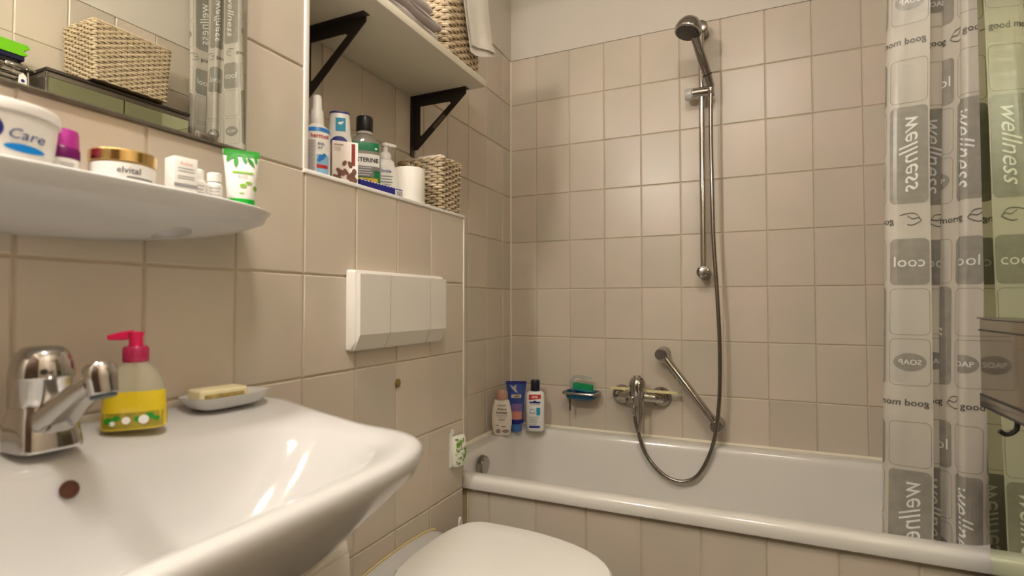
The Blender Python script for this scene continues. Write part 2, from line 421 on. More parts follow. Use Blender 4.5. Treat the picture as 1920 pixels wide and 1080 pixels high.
# under-shell: outer skirt drops inside the panel
obj('tub_shell', MB().loft(rings, False, True), ENAMEL, tub, 40, world=True)
ov = MB().lathe([(.001,.022),(.028,.0215),(.033,.016),(.034,0)], 30, c=(.0885, -.445, .536), axis=(1,0,-.06))
knob = obj('overflow_knob', ov, DCHROME, tub, world=True); knob['label'] = 'round chrome overflow knob'
obj('drain', MB().lathe([(.001,.004),(.026,.004),(.03,0)], 24, c=(.30, -.36, .2225)), CHROME, tub, world=True)

# ---------------------------------------------------------------- toilet
t = thing('toilet', 'white wall-hung toilet with closed lid beside the bathtub', 'toilet', (DP, -1.03, FZ))
def dring(x0, x1, hw, z, n=3.0, N=40, cy=-1.03):
    xc = x0+(x1-x0)*.30; out = []
    for i in range(N):
        a = 2*pi*i/N; c = cos(a); s_ = sin(a)
        nn = 2.1 if c > 0 else 5
        rx = (x1-xc) if c > 0 else (xc-x0)
        out.append((xc+rx*math.copysign(abs(c)**(2/nn), c), cy+hw*math.copysign(abs(s_)**(2/2.4), s_), z))
    return out
obj('bowl', MB().loft([dring(DP+.002, .50, .10, .16), dring(DP+.002, .58, .135, .22), dring(DP+.002, .65, .165, .36), dring(DP+.002, .685, .178, .46), dring(DP+.002, .688, .18, .485)]), CERAMIC, t, world=True)
hump = MB().loft([[(DP+.002+x, -1.03+hw*cos(pi*i/20), .47+h*(sin(pi*i/20))**.5) for i in range(21)] for x, hw, h in ((0,.165,.036),(.02,.165,.036),(.06,.15,.024),(.09,.13,.018))], True, True, True)
obj('rear_flange', hump, CERAMIC, t, world=True)
obj('seal', MB().tube([(DP+.003, -1.03+.167*cos(pi*i/24), .471+.037*(sin(pi*i/24))**.5) for i in range(25)], .0028, 6), YCAULK, t, world=True)
obj('seat', MB().loft([dring(.252, .680, .180, .4855), dring(.250, .686, .184, .490), dring(.250, .686, .184, .503), dring(.253, .680, .180, .507)]), WPLAST, t, world=True)
obj('lid', MB().loft([dring(.250, .684, .182, .508), dring(.246, .692, .187, .511), dring(.246, .692, .187, .521), dring(.250, .686, .182, .5275), dring(.262, .668, .170, .5300), dring(.30, .60, .13, .5312)]), WPLAST, t, world=True)
for s_ in (-1, 1): obj('hinge', MB().lathe([(.011,-.016),(.012,-.014),(.012,.014),(.011,.016)], 14, c=(.240, -1.03+s_*.075, .499), axis=(0,1,0)), WPLAST, t, world=True)

t = thing('toilet_brush', 'white toilet brush handle with a hanging loop beside the toilet', 'toilet brush', (.208, -.792, FZ+.0))
obj('holder', MB().lathe([(.030,0),(.033,.004),(.030,.13),(.028,.135),(.026,.13)], 24), WPLAST, t)
obj('handle', MB().lathe([(.008,.10),(.007,.2),(.007,.38),(.006,.392)], 12), WPLAST, t)
obj('loop', MB().tube([(0, .0065*sin(a), .411+.019*-cos(a)) for a in [2*pi*i/16 for i in range(16)]], .0030, 7, closed=True), WPLAST, t)

# ---------------------------------------------------------------- washbasin
BCY = -1.785
def basin_ring(x0, xb, xf, hw, z0, zb=None, n=4.4, nb=6, N=88):
    """z0 front height, zb height at the back edge"""
    out = []
    for i in range(N):
        a = 2*pi*i/N; c = cos(a); s_ = sin(a)
        nn = n if c > 0 else nb; rx = (xf-x0) if c > 0 else (x0-xb)
        x = x0+rx*math.copysign(abs(c)**(2/nn), c); y = BCY+hw*math.copysign(abs(s_)**(2/(n if c > 0 else nb)), s_)
        if zb is None: z = z0
        else:
            k = max(0, min(1, (x-DP)/(.44-DP))); k = k*k*(3-2*k); z = zb+(z0-zb)*k
        out.append((x, y, z))
    return out
bs = thing('washbasin', 'white ceramic washbasin with a wide rim fixed to the tiled wall', 'washbasin', (DP, BCY, .74))
ZF = .912; ZB = .944
wr_ = DP+.001
R = [basin_ring(.26, wr_, .33, .09, .715, None, 2.4, 3), basin_ring(.27, wr_, .40, .15, .725, None, 2.5, 4), basin_ring(.30, wr_, .50, .24, .775, None, 2.8, 5),
     basin_ring(.32, wr_, .555, .310, .84, None, 3.4, 6), basin_ring(.33, wr_, .583, .338, .880, .895),
     basin_ring(.33, wr_, .590, .346, .898, .930), basin_ring(.33, wr_, .588, .345, .908, .940), basin_ring(.33, wr_, .582, .340, ZF, ZB), basin_ring(.33, wr_+.004, .572, .330, ZF+.0005, ZB+.001)]
def inner(x0, xb, xf, hw, z, n=2.6, nb=2.6): return basin_ring(x0, xb, xf, hw, z, None, n, nb)
def inner2(x0, xb, xf, hw, zf, zb, n=2.6, nb=2.6): return basin_ring(x0, xb, xf, hw, zf, zb, n, nb)
R += [inner2(.415, .288, .560, .300, ZF-.002, ZB-.004), inner2(.415, .298, .553, .288, ZF-.008, ZB-.012), inner2(.415, .306, .543, .272, ZF-.022, ZB-.028), inner2(.42, .318, .525, .245, ZF-.05, ZB-.06),
      inner(.42, .335, .50, .21, ZF-.085), inner(.425, .36, .475, .15, ZF-.115), inner(.43, .395, .455, .07, ZF-.128), inner(.43, .415, .445, .022, ZF-.131)]
obj('bowl', MB().loft(R, True, True), CERAMIC, bs, 50, world=True)
obj('overflow_hole', MB().lathe([(.0012,.002),(.0065,.002),(.0082,.0035),(.0095,.001)], 20, c=(.3085, BCY+.002, .904), axis=(1,0,.32)), mat('dark_brown_hole', (.10, .03, .012), .6, vary=.4, scale=300), bs, world=True)  # overflow shown as a mottled dark brown disc
obj('drain', MB().lathe([(.001,.003),(.018,.003),(.021,0)], 20, c=(.43, BCY, ZF-.131)), CHROME, bs, world=True)

# basin mixer tap
t = thing('basin_tap', 'chrome single-lever basin tap with a dome top on washbasin', 'tap', (.246, -1.780, .9415))
obj('base', MB().loft([se(.062, .060, 0, 4, 32, .004), se(.062, .060, .004, 4, 32, .004), se(.058, .056, .03, 3.4, 32), se(.053, .053, .046, 2.4, 32)]), CHROME, t)
obj('collar', MB().lathe([(.0262,.045),(.0262,.074),(.0275,.076)], 32), CHROME, t)
obj('lever_cap', MB().lathe([(.0285,.0755),(.0292,.079),(.0275,.091),(.0235,.103),(.0185,.1085),(.0165,.1095),(.012,.1105),(.001,.1108)], 32), CHROME, t)
obj('indicator', MB().lathe([(.0035,.0),(.003,.002),(.0005,.0022)], 12, c=(.0262, -.0105, .084), axis=(.93,-.37,.2)), BLACK, t)
def spout():
    rings = []
    for k in range(9):
        q = k/8; x = .012+.094*q; z = .021+.056*q+.004*sin(pi*q)
        w = .044-.016*q; h = .030-.012*q
        if k == 8: pass
        rings.append([(x-.25*(p[1])*1.0, p[0], z+p[1]) for p in [(a, b) for a, b, _ in se(w, h, 0, 3, 20)]])
    return MB().loft(rings)
sp = obj('spout', spout(), CHROME, t)
obj('aerator', MB().lathe([(.0125,-.016),(.0135,-.014),(.0135,-.002),(.0145,0),(.0145,.012),(.0125,.0155),(.001,.017)], 26, c=(.110, 0, .080), axis=(-.30,0,1)), CHROME, sp)
obj('outlet', MB().lathe([(.0115,-.019),(.0115,-.0155)], 22, c=(.110, 0, .080), axis=(-.30,0,1)), mat('aerator_bore', (.05,.07,.09), .3, vary=.1), sp)

# liquid soap
a55 = math.radians(58)
t = thing('soap_dispenser', 'clear pump bottle of yellow liquid soap with pink pump on washbasin', 'soap dispenser', (.246, -1.682, .9418), math.radians(52))
SB = Bottle([(0,.066,.036,3),(.002,.070,.040,3),(.012,.070,.041,2.8),(.05,.066,.038,2.5),(.066,.054,.034,2.2),(.075,.040,.030,2),(.081,.028,.026,2),(.084,.026,.026,2)])
UP = Bottle([(.0475,.0664,.0382,2.5)]+[q for q in SB.s if q[0] > .0475])
obj('bottle', UP.mb(36), mat('clear_soap_plastic', (.80, .77, .60), .10, trans=.6, vary=.02), t)
LQ = Bottle([q for q in SB.s if q[0] < .0475]+[(.0474,.0664,.0382,2.5)])
obj('liquid', LQ.mb(36), mat('yellow_soap', (.74, .56, .02), .12, vary=.05, coat=.5), t)
bnd = SB.rect(-.032, .032, .003, .022, .0008); obj('label_band', bnd, mat('soap_label', (.42, .34, .03), .4, vary=.3, scale=120), t)
fl_ = MB()
for x, z, r in ((-.024,.013,.005),(-.016,.016,.004),(.006,.014,.004),(.018,.017,.005),(.025,.013,.0035)):
    q = SB.ell(x, z, r, r*.8, .0012); fl_.add(q.v, q.f)
obj('leaf_print', fl_, PGREEN, t)
fl_ = MB()
for x, z, r in ((-.006,.013,.0045),(.012,.013,.0055),(-.02,.010,.003)):
    q = SB.ell(x, z, r, r, .0016); fl_.add(q.v, q.f)
obj('flower_print', fl_, PWHITE, t)
PINK = mat('pink_plastic', (.72, .012, .10), .3, vary=.03); PINKD = mat('pink_collar', (.42, .02, .09), .25, vary=.05)
obj('collar', MB().lathe([(.0135,.083),(.0145,.085),(.0145,.100),(.0125,.103),(.001,.1035)], 26), PINKD, t)
pm = MB().lathe([(.008,.103),(.0075,.114),(.009,.119),(.009,.121),(.001,.1215)], 20)
pm.add(*(lambda m: (m.v, m.f))(MB().loft([se(.012,.007,0,3,14), se(.011,.0065,.014,3,14), se(.006,.004,.028,2.5,14)]).xf(Matrix.Translation((-.002,0,.1175)) @ Matrix.Rotation(math.radians(-97), 4, 'Y'))))
obj('pump', pm, PINK, t)
obj('dip_tube', MB().tube([(0,0,.05),(0,0,.083)], .0026, 8), mat('dip_tube', (.55,.42,.05), .4), t)

# soap dish and bar
t = thing('soap_dish', 'white oblong plastic soap dish on washbasin by the wall', 'soap dish', (.222, -1.535, .9420), math.radians(86))
obj('tray', MB().loft([se(.085,.045,0,4,40), se(.105,.058,.004,3.6,40), se(.124,.072,.016,3.4,40), se(.127,.074,.019,3.4,40), se(.122,.070,.019,3.4,40), se(.100,.055,.009,3.4,40), se(.06,.03,.0075,3,40)]), CERAMIC, t, 50)
t = thing('soap_bar', 'worn cream bar of soap in white dish', 'soap', (.222, -1.548, .9505), math.radians(80))
obj('bar', MB().rbox(-.036, .036, -.020, .020, 0, .021, .004, 3), mat('cream_soap', (.82, .73, .46), .5, vary=.08, scale=40), t)
obj('groove', MB().rbox(-.030, .030, -.0208, -.015, .006, .015, .002), mat('soap_groove', (.50, .38, .12), .6, vary=.4, scale=90), t)

# toilet paper under the basin
t = thing('toilet_paper', 'roll of toilet paper hanging under washbasin', 'toilet paper', (.245, -1.398, .655))
obj('roll', MB().lathe([(.02,-.05),(.054,-.05),(.055,-.048),(.055,.048),(.054,.05),(.02,.05)], 36, axis=(0,1,0)), PAPER, t)
obj('loose_sheet', MB().grid(lambda a, b: (.0558+.004*sin(b*5), -.049+.098*a, .0-.20*b), 6, 8).grid(lambda a, b: (.0572+.004*sin(b*5), -.049+.098*a, .0-.20*b), 6, 8), PAPER, t)
t2 = thing('paper_holder', 'dark metal toilet paper holder fixed under washbasin', 'paper holder', (DP, -1.398, .655))
obj('rod', MB().tube([(.071,-.075,0),(.071,.06,0)], .006, 10), DARKM, t2)
obj('arm', MB().tube([(0,-.075,.0),(.071,-.075,0)], .006, 10), DARKM, t2)
obj('wall_plate', MB().lathe([(.022,0),(.022,.006),(.018,.008)], 20, c=(.0,-.075,0), axis=(1,0,0)), DARKM, t2)

# ---------------------------------------------------------------- ceramic shelf over the basin
SHZ = 1.2430; SCY = -1.79
def shelf_ring(s, z, ax=.134, ay=.312, n=4.2, N=40, off=.0008):
    out = []
    for i in range(N+1):
        a = -pi/2+pi*i/N; c = max(0, cos(a)); s_ = sin(a)
        out.append((DP+off+s*ax*c**(2/n), SCY+s*ay*math.copysign(abs(s_)**(2/n), s_), z))
    return out
R = [shelf_ring(.985, SHZ), shelf_ring(1.0, SHZ-.002), shelf_ring(1.0, SHZ-.005), shelf_ring(.985, SHZ-.009)]
for s in (.965, .94, .91, .87, .80, .70, .58, .44, .28, .12): R.append(shelf_ring(s, SHZ-.010-.054*(1-s**2.2)**.62))
t = thing('wall_shelf', 'white ceramic shelf with rounded underside above washbasin', 'shelf', (DP, SCY, SHZ-.06))
shb = obj('shelf_body', MB().loft(R, True, True), CERAMIC, t, 50, world=True)
def carve(o, cutter):
    c = obj('cutter', cutter, CERAMIC); md = o.modifiers.new('b', 'BOOLEAN'); md.object = c; md.operation = 'DIFFERENCE'; md.solver = 'EXACT'
    c.parent = o.parent
    bpy.context.view_layer.update(); dg = bpy.context.evaluated_depsgraph_get(); me = bpy.data.meshes.new_from_object(o.evaluated_get(dg)); o.modifiers.clear()
    o.data = me; bpy.data.objects.remove(c)
    me.polygons.foreach_set('use_smooth', [True]*len(me.polygons)); me.set_sharp_from_angle(angle=math.radians(40))
carve(shb, MB().lathe([(.0004,-.016)]+[(.024*sin(pi*k/12), -.016*cos(pi*k/12)) for k in range(1, 12)]+[(.0004,.016)], 28, c=(.076, .150, .0080), sx=1.2, sy=1.0))

# things on the ceramic shelf ------------------------------------------------
sz = SHZ+.0003
def face(x, y): return math.atan2(CAM[0]-x, -(CAM[1]-y))
px, py = .236, -1.826
t = thing('cream_tub', 'large white cream tub with blue oval badge on ceramic shelf', 'jar', (px, py, sz), face(px, py))
CT = Bottle([(0,.098,.098,2),(.002,.102,.102,2),(.045,.110,.110,2),(.048,.1105,.1105,2)])
obj('tub', CT.mb(44), WPLAST, t)
obj('lid', MB().lathe([(.0565,.0485),(.0578,.050),(.0578,.058),(.0565,.0605),(.05,.0612),(.001,.0615)], 44), WPLAST, t)
obj('badge', CT.ell(-.010, .030, .020, .0155), PBLUE, t)
obj('badge_lettering', CT.text('NIVEA', -.010, .030, .029, bold=.01), PWHITE, t)
obj('name_lettering', CT.text('Care', .028, .027, .028, shear=.3), mat('print_ink_blue', (.03,.05,.25), .4), t)
obj('swoosh', CT.ell(.026, .0135, .016, .004), mat('print_bright_blue', (.0,.25,.75), .4), t)

px, py = .224, -1.757
t = thing('purple_bottle', 'small bottle with magenta cap beside the white cream tub', 'bottle', (px, py, sz), face(px, py))
PB = Bottle([(0,.033,.033,2),(.001,.035,.035,2),(.024,.035,.035,2)])
obj('body', PB.mb(28), WPLAST, t)
obj('base_cap', MB().lathe([(.0175,.0245),(.0182,.026),(.0180,.036),(.0172,.0375)], 28), mat('dark_magenta', (.16,.004,.12), .2), t)
obj('cap', MB().lathe([(.0172,.037),(.0172,.040),(.0165,.055),(.0155,.0585),(.012,.060),(.001,.0603)], 28), mat('magenta_cap', (.62,.05,.42), .15, trans=.35, vary=.05), t)
obj('label_patch', PB.rect(-.014, .000, .002, .012), PYELLOW, t)
obj('label_lines', PB.lines(.006, .018, .014, 5, .0028, .0009), PGREY, t)

px, py = .238, -1.697
t = thing('gold_lid_jar', 'low white cream jar with shiny gold lid on ceramic shelf', 'jar', (px, py, sz), face(px, py))
GJ = Bottle([(0,.062,.062,2),(.002,.068,.068,2),(.026,.070,.070,2),(.028,.067,.067,2)])
obj('body', GJ.mb(40), WPLAST, t)
obj('lid', MB().lathe([(.034,.0285),(.0358,.0295),(.0358,.042),(.0345,.0438),(.001,.0445)], 40), mat('gold', (.72,.50,.20), .16, 1, vary=.06), t)
obj('label_lettering', MB().add(*(lambda m: (m.v, m.f))(GJ.text('elvital', .006, .018, .024, bold=.01))).add(*(lambda m: (m.v, m.f))(GJ.rect(.004,.03,.009,.0105,.0009,6,1))), PBLACK, t)

px, py = .234, -1.619
t = thing('product_box', 'small white cosmetics box with grey stripe on ceramic shelf', 'box', (px, py, sz), math.radians(82))
CB = MB().rbox(-.0155, .0155, -.0135, .0135, 0, .058, .0008); obj('carton', CB, WPLAST, t)
fr = lambda x, z: (x, -.0140, z)
def flat_rect(x0, x1, z0, z1): return MB().add([fr(x0,z0), fr(x1,z0), fr(x1,z1), fr(x0,z1)], [(0,1,2,3)])
obj('stripe', flat_rect(-.0155, .0155, .016, .021), PGREY, t)
v, f = text_fit('Avène', .017); obj('name_lettering', MB().add([(x, -.0142, .049+z) for x, z in v], f), mat('print_coral', (.75,.30,.22), .5), t)
q = MB()
for z in (.042, .038, .031, .028): q.add(*(lambda m: (m.v, m.f))(flat_rect(-.011, .011, z-.0006, z+.0006)))
obj('text_lines', q, PGREY, t)

def small_bottle(x, y, h, label, cap):
    t = thing('small_bottle', label, 'bottle', (x, y, sz), face(x, y), 'small white bottles on the ceramic shelf')
    b = Bottle([(0,.020,.020,2),(.001,.022,.022,2),(h*.62,.022,.022,2),(h*.68,.017,.017,2),(h*.72,.014,.014,2)])
    obj('body', b.mb(24), WPLAST, t)
    obj('cap', MB().lathe([(cap,h*.72),(cap,h*.97),(cap*.8,h),(.001,h)], 20), WPLAST, t)
    obj('text_lines', b.lines(.001, h*.5, .015, 4, .005, .0012), PGREY, t)
small_bottle(.228, -1.590, .050, 'taller small white bottle next to the striped cosmetics box', .0075)
small_bottle(.240, -1.573, .047, 'shorter small white bottle with wide cap beside the leaf-print tube', .0095)

px, py = .238, -1.526
t = thing('hand_cream_tube', 'white tube with green leaf print standing on green cap, on ceramic shelf', 'tube', (px, py, sz), face(px, py)+.05)
GT = Bottle([(.016,.036,.030,2),(.020,.039,.031,2),(.05,.044,.024,2.1),(.075,.049,.012,2.3),(.088,.052,.004,3),(.093,.052,.0028,3)])
obj('tube', GT.mb(32), WPLAST, t)
obj('cap', MB().lathe([(.0185,0),(.0195,.001),(.0195,.0155),(.018,.0165)], 28, sy=.8), mat('green_cap', (.01,.42,.03), .3, vary=.05), t)
lv = MB(); q = GT.rect(-.0255, .0255, .083, .0935, .0009); lv.add(q.v, q.f)
for cx, cz, an, ln, wd in ((-.018,.079,-1.9,.012,.005),(-.008,.074,-1.6,.017,.0055),(.004,.078,-1.3,.012,.005),(.013,.075,-1.0,.015,.005),(.020,.079,-1.4,.011,.004),(-.013,.081,-2.4,.010,.004)):
    pts = [(-1,0),(-.5,.8),(0,1),(.5,.7),(1,0),(.5,-.7),(0,-1),(-.5,-.8)]
    vv = []
    for a, b in pts:
        xx = a*ln/1.6; zz = b*wd/1.6; vv.append(GT.pt(cx+xx*cos(an)-zz*sin(an), cz+xx*sin(an)+zz*cos(an), .0012))
    lv.add(vv, [tuple(range(8))])
obj('leaf_print', lv, PGREEN, t)
lv = MB()
for cx, cz, rx, rz in ((.002,.036,.005,.003),(.010,.041,.005,.0022),(.019,.034,.003,.004),(.0,.024,.004,.001)):
    q = GT.ell(cx, cz, rx, rz, .0012, 12); lv.add(q.v, q.f)
obj('small_leaf_print', lv, PLGREEN, t)
obj('name_band', GT.rect(-.013, .017, .0555, .0585, .0011), PLGREEN, t)
obj('text_lines', GT.text('ALOE', .001, .051, .014), PGREY, t)

# ---------------------------------------------------------------- mirror over the basin
t = thing('wall_mirror', 'frameless rectangular mirror on tiles above ceramic shelf', 'mirror', (DP+.001, -1.80, 1.357))
obj('glass', MB().box(.0045, .0050, -.55, .328, .0015, .51), MIRROR, t, None)
obj('glass_edge', MB().rbox(0, .0046, -.552, .330, 0, .512, .0008), GLASSEDGE, t)
obj('bottom_rail', MB().rbox(0, .0075, -.552, .331, -.004, .0012, .0012), DCHROME, t)
obj('clip', MB().rbox(0, .009, .24, .275, -.003, .010, .003), DCHROME, t)

# ---------------------------------------------------------------- flush plate
t = thing('flush_plate', 'white plastic toilet flush plate with wide button on tiled wall', 'flush plate', (DP, -1.036, 1.083))
Yl, Yr = -.182, .172
def plate_ring(x, dy0, dy1, z0, z1, r=.006, k=4):
    out = []
    for cy, cz, a0 in ((dy1-r, z1-r, 0), (dy0+r, z1-r, pi/2), (dy0+r, z0+r, pi), (dy1-r, z0+r, 1.5*pi)):
        for i in range(k+1):
            a = a0+pi/2*i/k; out.append((x, cy+r*cos(a), cz+r*sin(a)))
    return out
obj('frame', MB().loft([plate_ring(.001, Yl, Yr, -.087, .087), plate_ring(.012, Yl, Yr, -.087, .087), plate_ring(.022, Yl+.003, Yr-.003, -.072, .085), plate_ring(.0235, Yl+.006, Yr-.005, -.066, .083)]), GPLAST, t, 40)
def panel(y0, y1, nm, proud=.0012):
    m = MB(); dz = .0
    pr = [(.0320+proud, .0785), (.0320+proud, -.052), (.0160+proud*1.2, -.0835)]
    for (xa, za), (xb, zb_) in zip(pr, pr[1:]):
        m.add([(xa,y0,za),(xa,y1,za),(xb,y1,zb_),(xb,y0,zb_)], [(0,1,2,3)])
    n = [(.02,y0,.0785),(.02,y1,.0785),(.01,y1,-.0835),(.01,y0,-.0835)]
    m.add([(pr[0][0],y0,.0785),(pr[0][0],y1,.0785),(.02,y1,.079),(.02,y0,.079)], [(0,1,2,3)])
    for y in (y0, y1): m.add([(pr[0][0],y,.0785),(pr[1][0],y,-.052),(pr[2][0],y,-.0835),(.004,y,-.0835),(.01,y,.0785)], [(0,1,2,3,4)])
    return obj(nm, m, GPLAST, t, 20)
panel(Yl+.007, -.0735, 'side_panel'); panel(-.0700, .0925, 'flush_button', .0010); panel(.0960, Yr-.004, 'side_panel')

# small fittings on the half wall
t = thing('wall_plug', 'round brown screw cap between flush plate and washbasin', 'screw cap', (DP, -1.036, .905))
obj('cap', MB().lathe([(.0105,0),(.0105,.002),(.008,.0035),(.001,.004)], 20, axis=(1,0,0)), mat('brown_plug', (.26,.17,.04), .5, vary=.3, scale=120), t)
t = thing('air_freshener', 'white air freshener with green leaf print hung on wall by bathtub', 'air freshener', (DP, -.768, .635))
AF = Bottle([(0,.040,.018,2.6),(.008,.050,.022,2.6),(.04,.055,.026,2.6),(.075,.052,.024,2.6),(.084,.044,.018,2.6)])
M = Matrix.Translation((.014, 0, 0)) @ Matrix.Rotation(pi/2-.25, 4, 'Z')
obj('case', AF.mb(28).xf(M), mat('freshener_white', (.84,.84,.74), .35, vary=.05), t)
random.seed(3); lv = MB()
for k in range(34):
    q = AF.ell(random.uniform(-.021,.021), random.uniform(.005,.080), random.choice((.002,.003,.006)), random.choice((.002,.003,.005)), .0008+.00004*k, 7); lv.add(q.v, q.f)
obj('leaf_print', lv.xf(M), mat('leaf_green', (.22,.40,.06), .5, vary=.35, scale=150), t)
obj('clip_strip', MB().box(0, .006, -.026, -.017, .0, .095), WPLAST, t)
obj('hanging_loop', MB().tube([(.006, -.020+.006*cos(a), .098+.006*sin(a)) for a in [2*pi*i/14 for i in range(14)]], .0022, 6, closed=True), WPLAST, t)

# ---------------------------------------------------------------- niche shelf board and brackets
t = thing('shelf_board', 'cream laminate shelf board on black brackets in the niche', 'shelf', (.12, -1.02, 1.736))
obj('board', MB().rbox(.001, .246, -1.334, -.712, 1.736, 1.757, .0015), BOARD, t, world=True)
def bracket(y, label):
    t = thing('shelf_bracket', label, 'bracket', (.0015, y, 1.572), 0, 'triangular brackets under the shelf board')
    H = .1625; Wd = .186
    O = [(.0,0),(.014,0),(Wd,H-.012),(Wd,H),(.0,H)]
    Iq = [(.024,.044),(.030,.043),(.134,H-.034),(.128,H-.028),(.024,H-.028)]
    v = []; f = []
    for h in (-.0015, .0015):
        v += [(x,h,z) for x,z in O]+[(x,h,z) for x,z in Iq]
    for k in (0, 10):
        for i in range(5):
            j = (i+1) % 5; f.append((k+i, k+j, k+5+j, k+5+i))
    for i in range(5):
        j = (i+1) % 5; f += [(i,j,10+j,10+i), (5+i,5+j,15+j,15+i)]
    obj('plate', MB().add(v, f), DARKM, t, 20)
    obj('wall_flange', MB().box(-.0008, .0016, -.018, .0016, -.022, H), DARKM, t, None)
    obj('board_flange', MB().box(.0016, Wd+.008, -.018, .0016, H-.001, H+.0013), DARKM, t, None)
    for z in (.018, .128): obj('screw', MB().lathe([(.0035,0),(.003,.0018),(.0005,.002)], 12, c=(.0016, -.010, z), axis=(1,0,0)), DCHROME, t)
    ang = math.atan2(H-.012, Wd-.014); c, s_ = cos(ang), sin(ang)
    if label.startswith('right'):
        v = [(.093+a*c-b2*s_, -.0021, .078+a*s_+b2*c) for a, b2 in ((-.026,-.006),(.026,-.006),(.026,.006),(-.026,.006))]
        o = obj('name_plate', MB().add(v, [(0,1,2,3)]), mat('plate_label', (.20,.17,.12), .5, vary=.1), t, None)
        tv, tf = text_fit('FACKELMANN', .044); obj('lettering', MB().add([(.093+x*c-y2*s_, -.0025, .078+x*s_+y2*c) for x, y2 in tv], tf), mat('plate_ink', (.03,.025,.02), .5), o, None)
bracket(-.727, 'right-hand black shelf bracket, above the wicker basket on the ledge')
bracket(-1.176, 'left-hand black shelf bracket next to the white corner trim')

# ---------------------------------------------------------------- wicker baskets
def basket(name, label, loc, lx, ly, h, rz=0, flare=.06, rows=15, sp=.0135, hole=True):
    t = thing(name, label, 'basket', loc, rz, 'wicker baskets')
    def perim(z, n):
        k = 1+flare*(z/h)-flare; X = lx/2*k; Y = ly/2*k; r = .012
        L = []
        pts = rrect(-X, X, -Y, Y, r, z, 4)
        # resample by arc length
        P = [Vector(p) for p in pts]+[Vector(pts[0])]; d = [0]
        for a, b in zip(P, P[1:]): d.append(d[-1]+(b-a).length)
        i = 0
        for s in range(n):
            q = d[-1]*s/n
            while d[i+1] < q: i += 1
            u = (q-d[i])/max(1e-9, d[i+1]-d[i]); p = P[i].lerp(P[i+1], u); L.append(p)
        return L
    ns = int(round((2*(lx+ly))/sp/2))*2
    rr = h/rows*.47
    wv = MB()
    sub = 4
    for k in range(rows):
        z = (k+.5)*h/rows; L = perim(z, ns*sub); path = []
        for i, p in enumerate(L):
            nx = L[(i+1) % len(L)]-L[i-1]; nrm = Vector((nx.y, -nx.x, 0)).normalized()
            off = .0026*sin(pi*(i/sub)+pi*k+pi/2)
            path.append(p+nrm*off+Vector((0, 0, .0007*sin(i*.45+k*2.3))))
        wv.tube(path, rr, 5, closed=True)
    stuff(obj('weave', wv, WICKER, t, 60))
    st = MB(); A = perim(.002, ns); B = perim(h, ns)
    for a, b in zip(A, B): st.tube([a, (a+b)/2, b], .0017, 5)
    stuff(obj('stakes', st, WICKERD, t, 60))
    inn_ = MB(); a = [p*.965 for p in perim(.004, 40)]; b = [Vector((p.x*.965, p.y*.965, h-.006)) for p in perim(h, 40)]
    obj('gap_shade', MB().loft([[tuple(p) for p in a], [tuple(p) for p in b]], True, False), WICKERD, t, 40)  # dark inner sheet, puts shade into the gaps of the weave
    rim = MB(); L = perim(h, ns*3)
    for ph in (0, 2*pi/3, 4*pi/3):
        path = []
        for i, p in enumerate(L):
            nx = L[(i+1) % len(L)]-L[i-1]; nrm = Vector((nx.y, -nx.x, 0)).normalized()
            th = 2*pi*i/len(L)*round(len(L)/12)+ph
            path.append(p+nrm*.0032*cos(th)+Vector((0,0,.003+.0032*sin(th))))
        rim.tube(path, .0028, 5, closed=True)
    stuff(obj('braided_rim', rim, WICKER, t, 60))
    return t
random.seed(11)
bk = basket('wicker_basket', 'wicker basket with rolled white cloths on the tiled ledge', (.089, -.770, LEDGE+.0005), .150, .116, .148, 0, .05, 19, .0190)
bk2 = basket('wicker_basket', 'wicker basket on upper niche shelf with white cloth hanging out', (.133, -.828, 1.7575), .215, .185, .245, 0, .05, 26, .0200)
basket('wicker_basket', 'long wicker basket on top of the mirrored cabinet', (1.424, -.985, 1.8285), .180, .255, .188, 0, .07, 24, .0190)

# white rolled cloths in the ledge basket
def roll_cloth(x, y, z, r, ln, az, label):
    t = thing('rolled_cloth', label, 'cloth', (x, y, z), az, 'rolled white cloths in the ledge basket')
    pr = []
    for i in range(60):
        a = i/60*2*pi*3; q = r*(.25+.75*i/59); pr.append((q*cos(a), q*sin(a)))
    m = MB().lathe([(.001,-ln/2),(r*.8,-ln/2),(r*.97,-ln/2+.004),(r,-ln/2+.012),(r,ln/2-.012),(r*.97,ln/2-.004),(r*.8,ln/2),(.001,ln/2)], 24, axis=(1,0,0))
    obj('roll', m, CLOTH, t, 50)
    obj('fold_edge', MB().tube([(-ln/2+.006, -r*.5, r*.86), (0, -r*.5, r*.87), (ln/2-.006, -r*.5, r*.86)], .003, 6), CLOTH, t)
roll_cloth(.115, -.800, 1.500, .022, .09, 0, 'rolled white cloth at the front left corner of ledge basket')
roll_cloth(.112, -.744, 1.500, .023, .09, .1, 'rolled white cloth at the bath side of ledge basket')
roll_cloth(.052, -.790, 1.496, .022, .075, 1.3, 'rolled white cloth at the wall side of ledge basket')

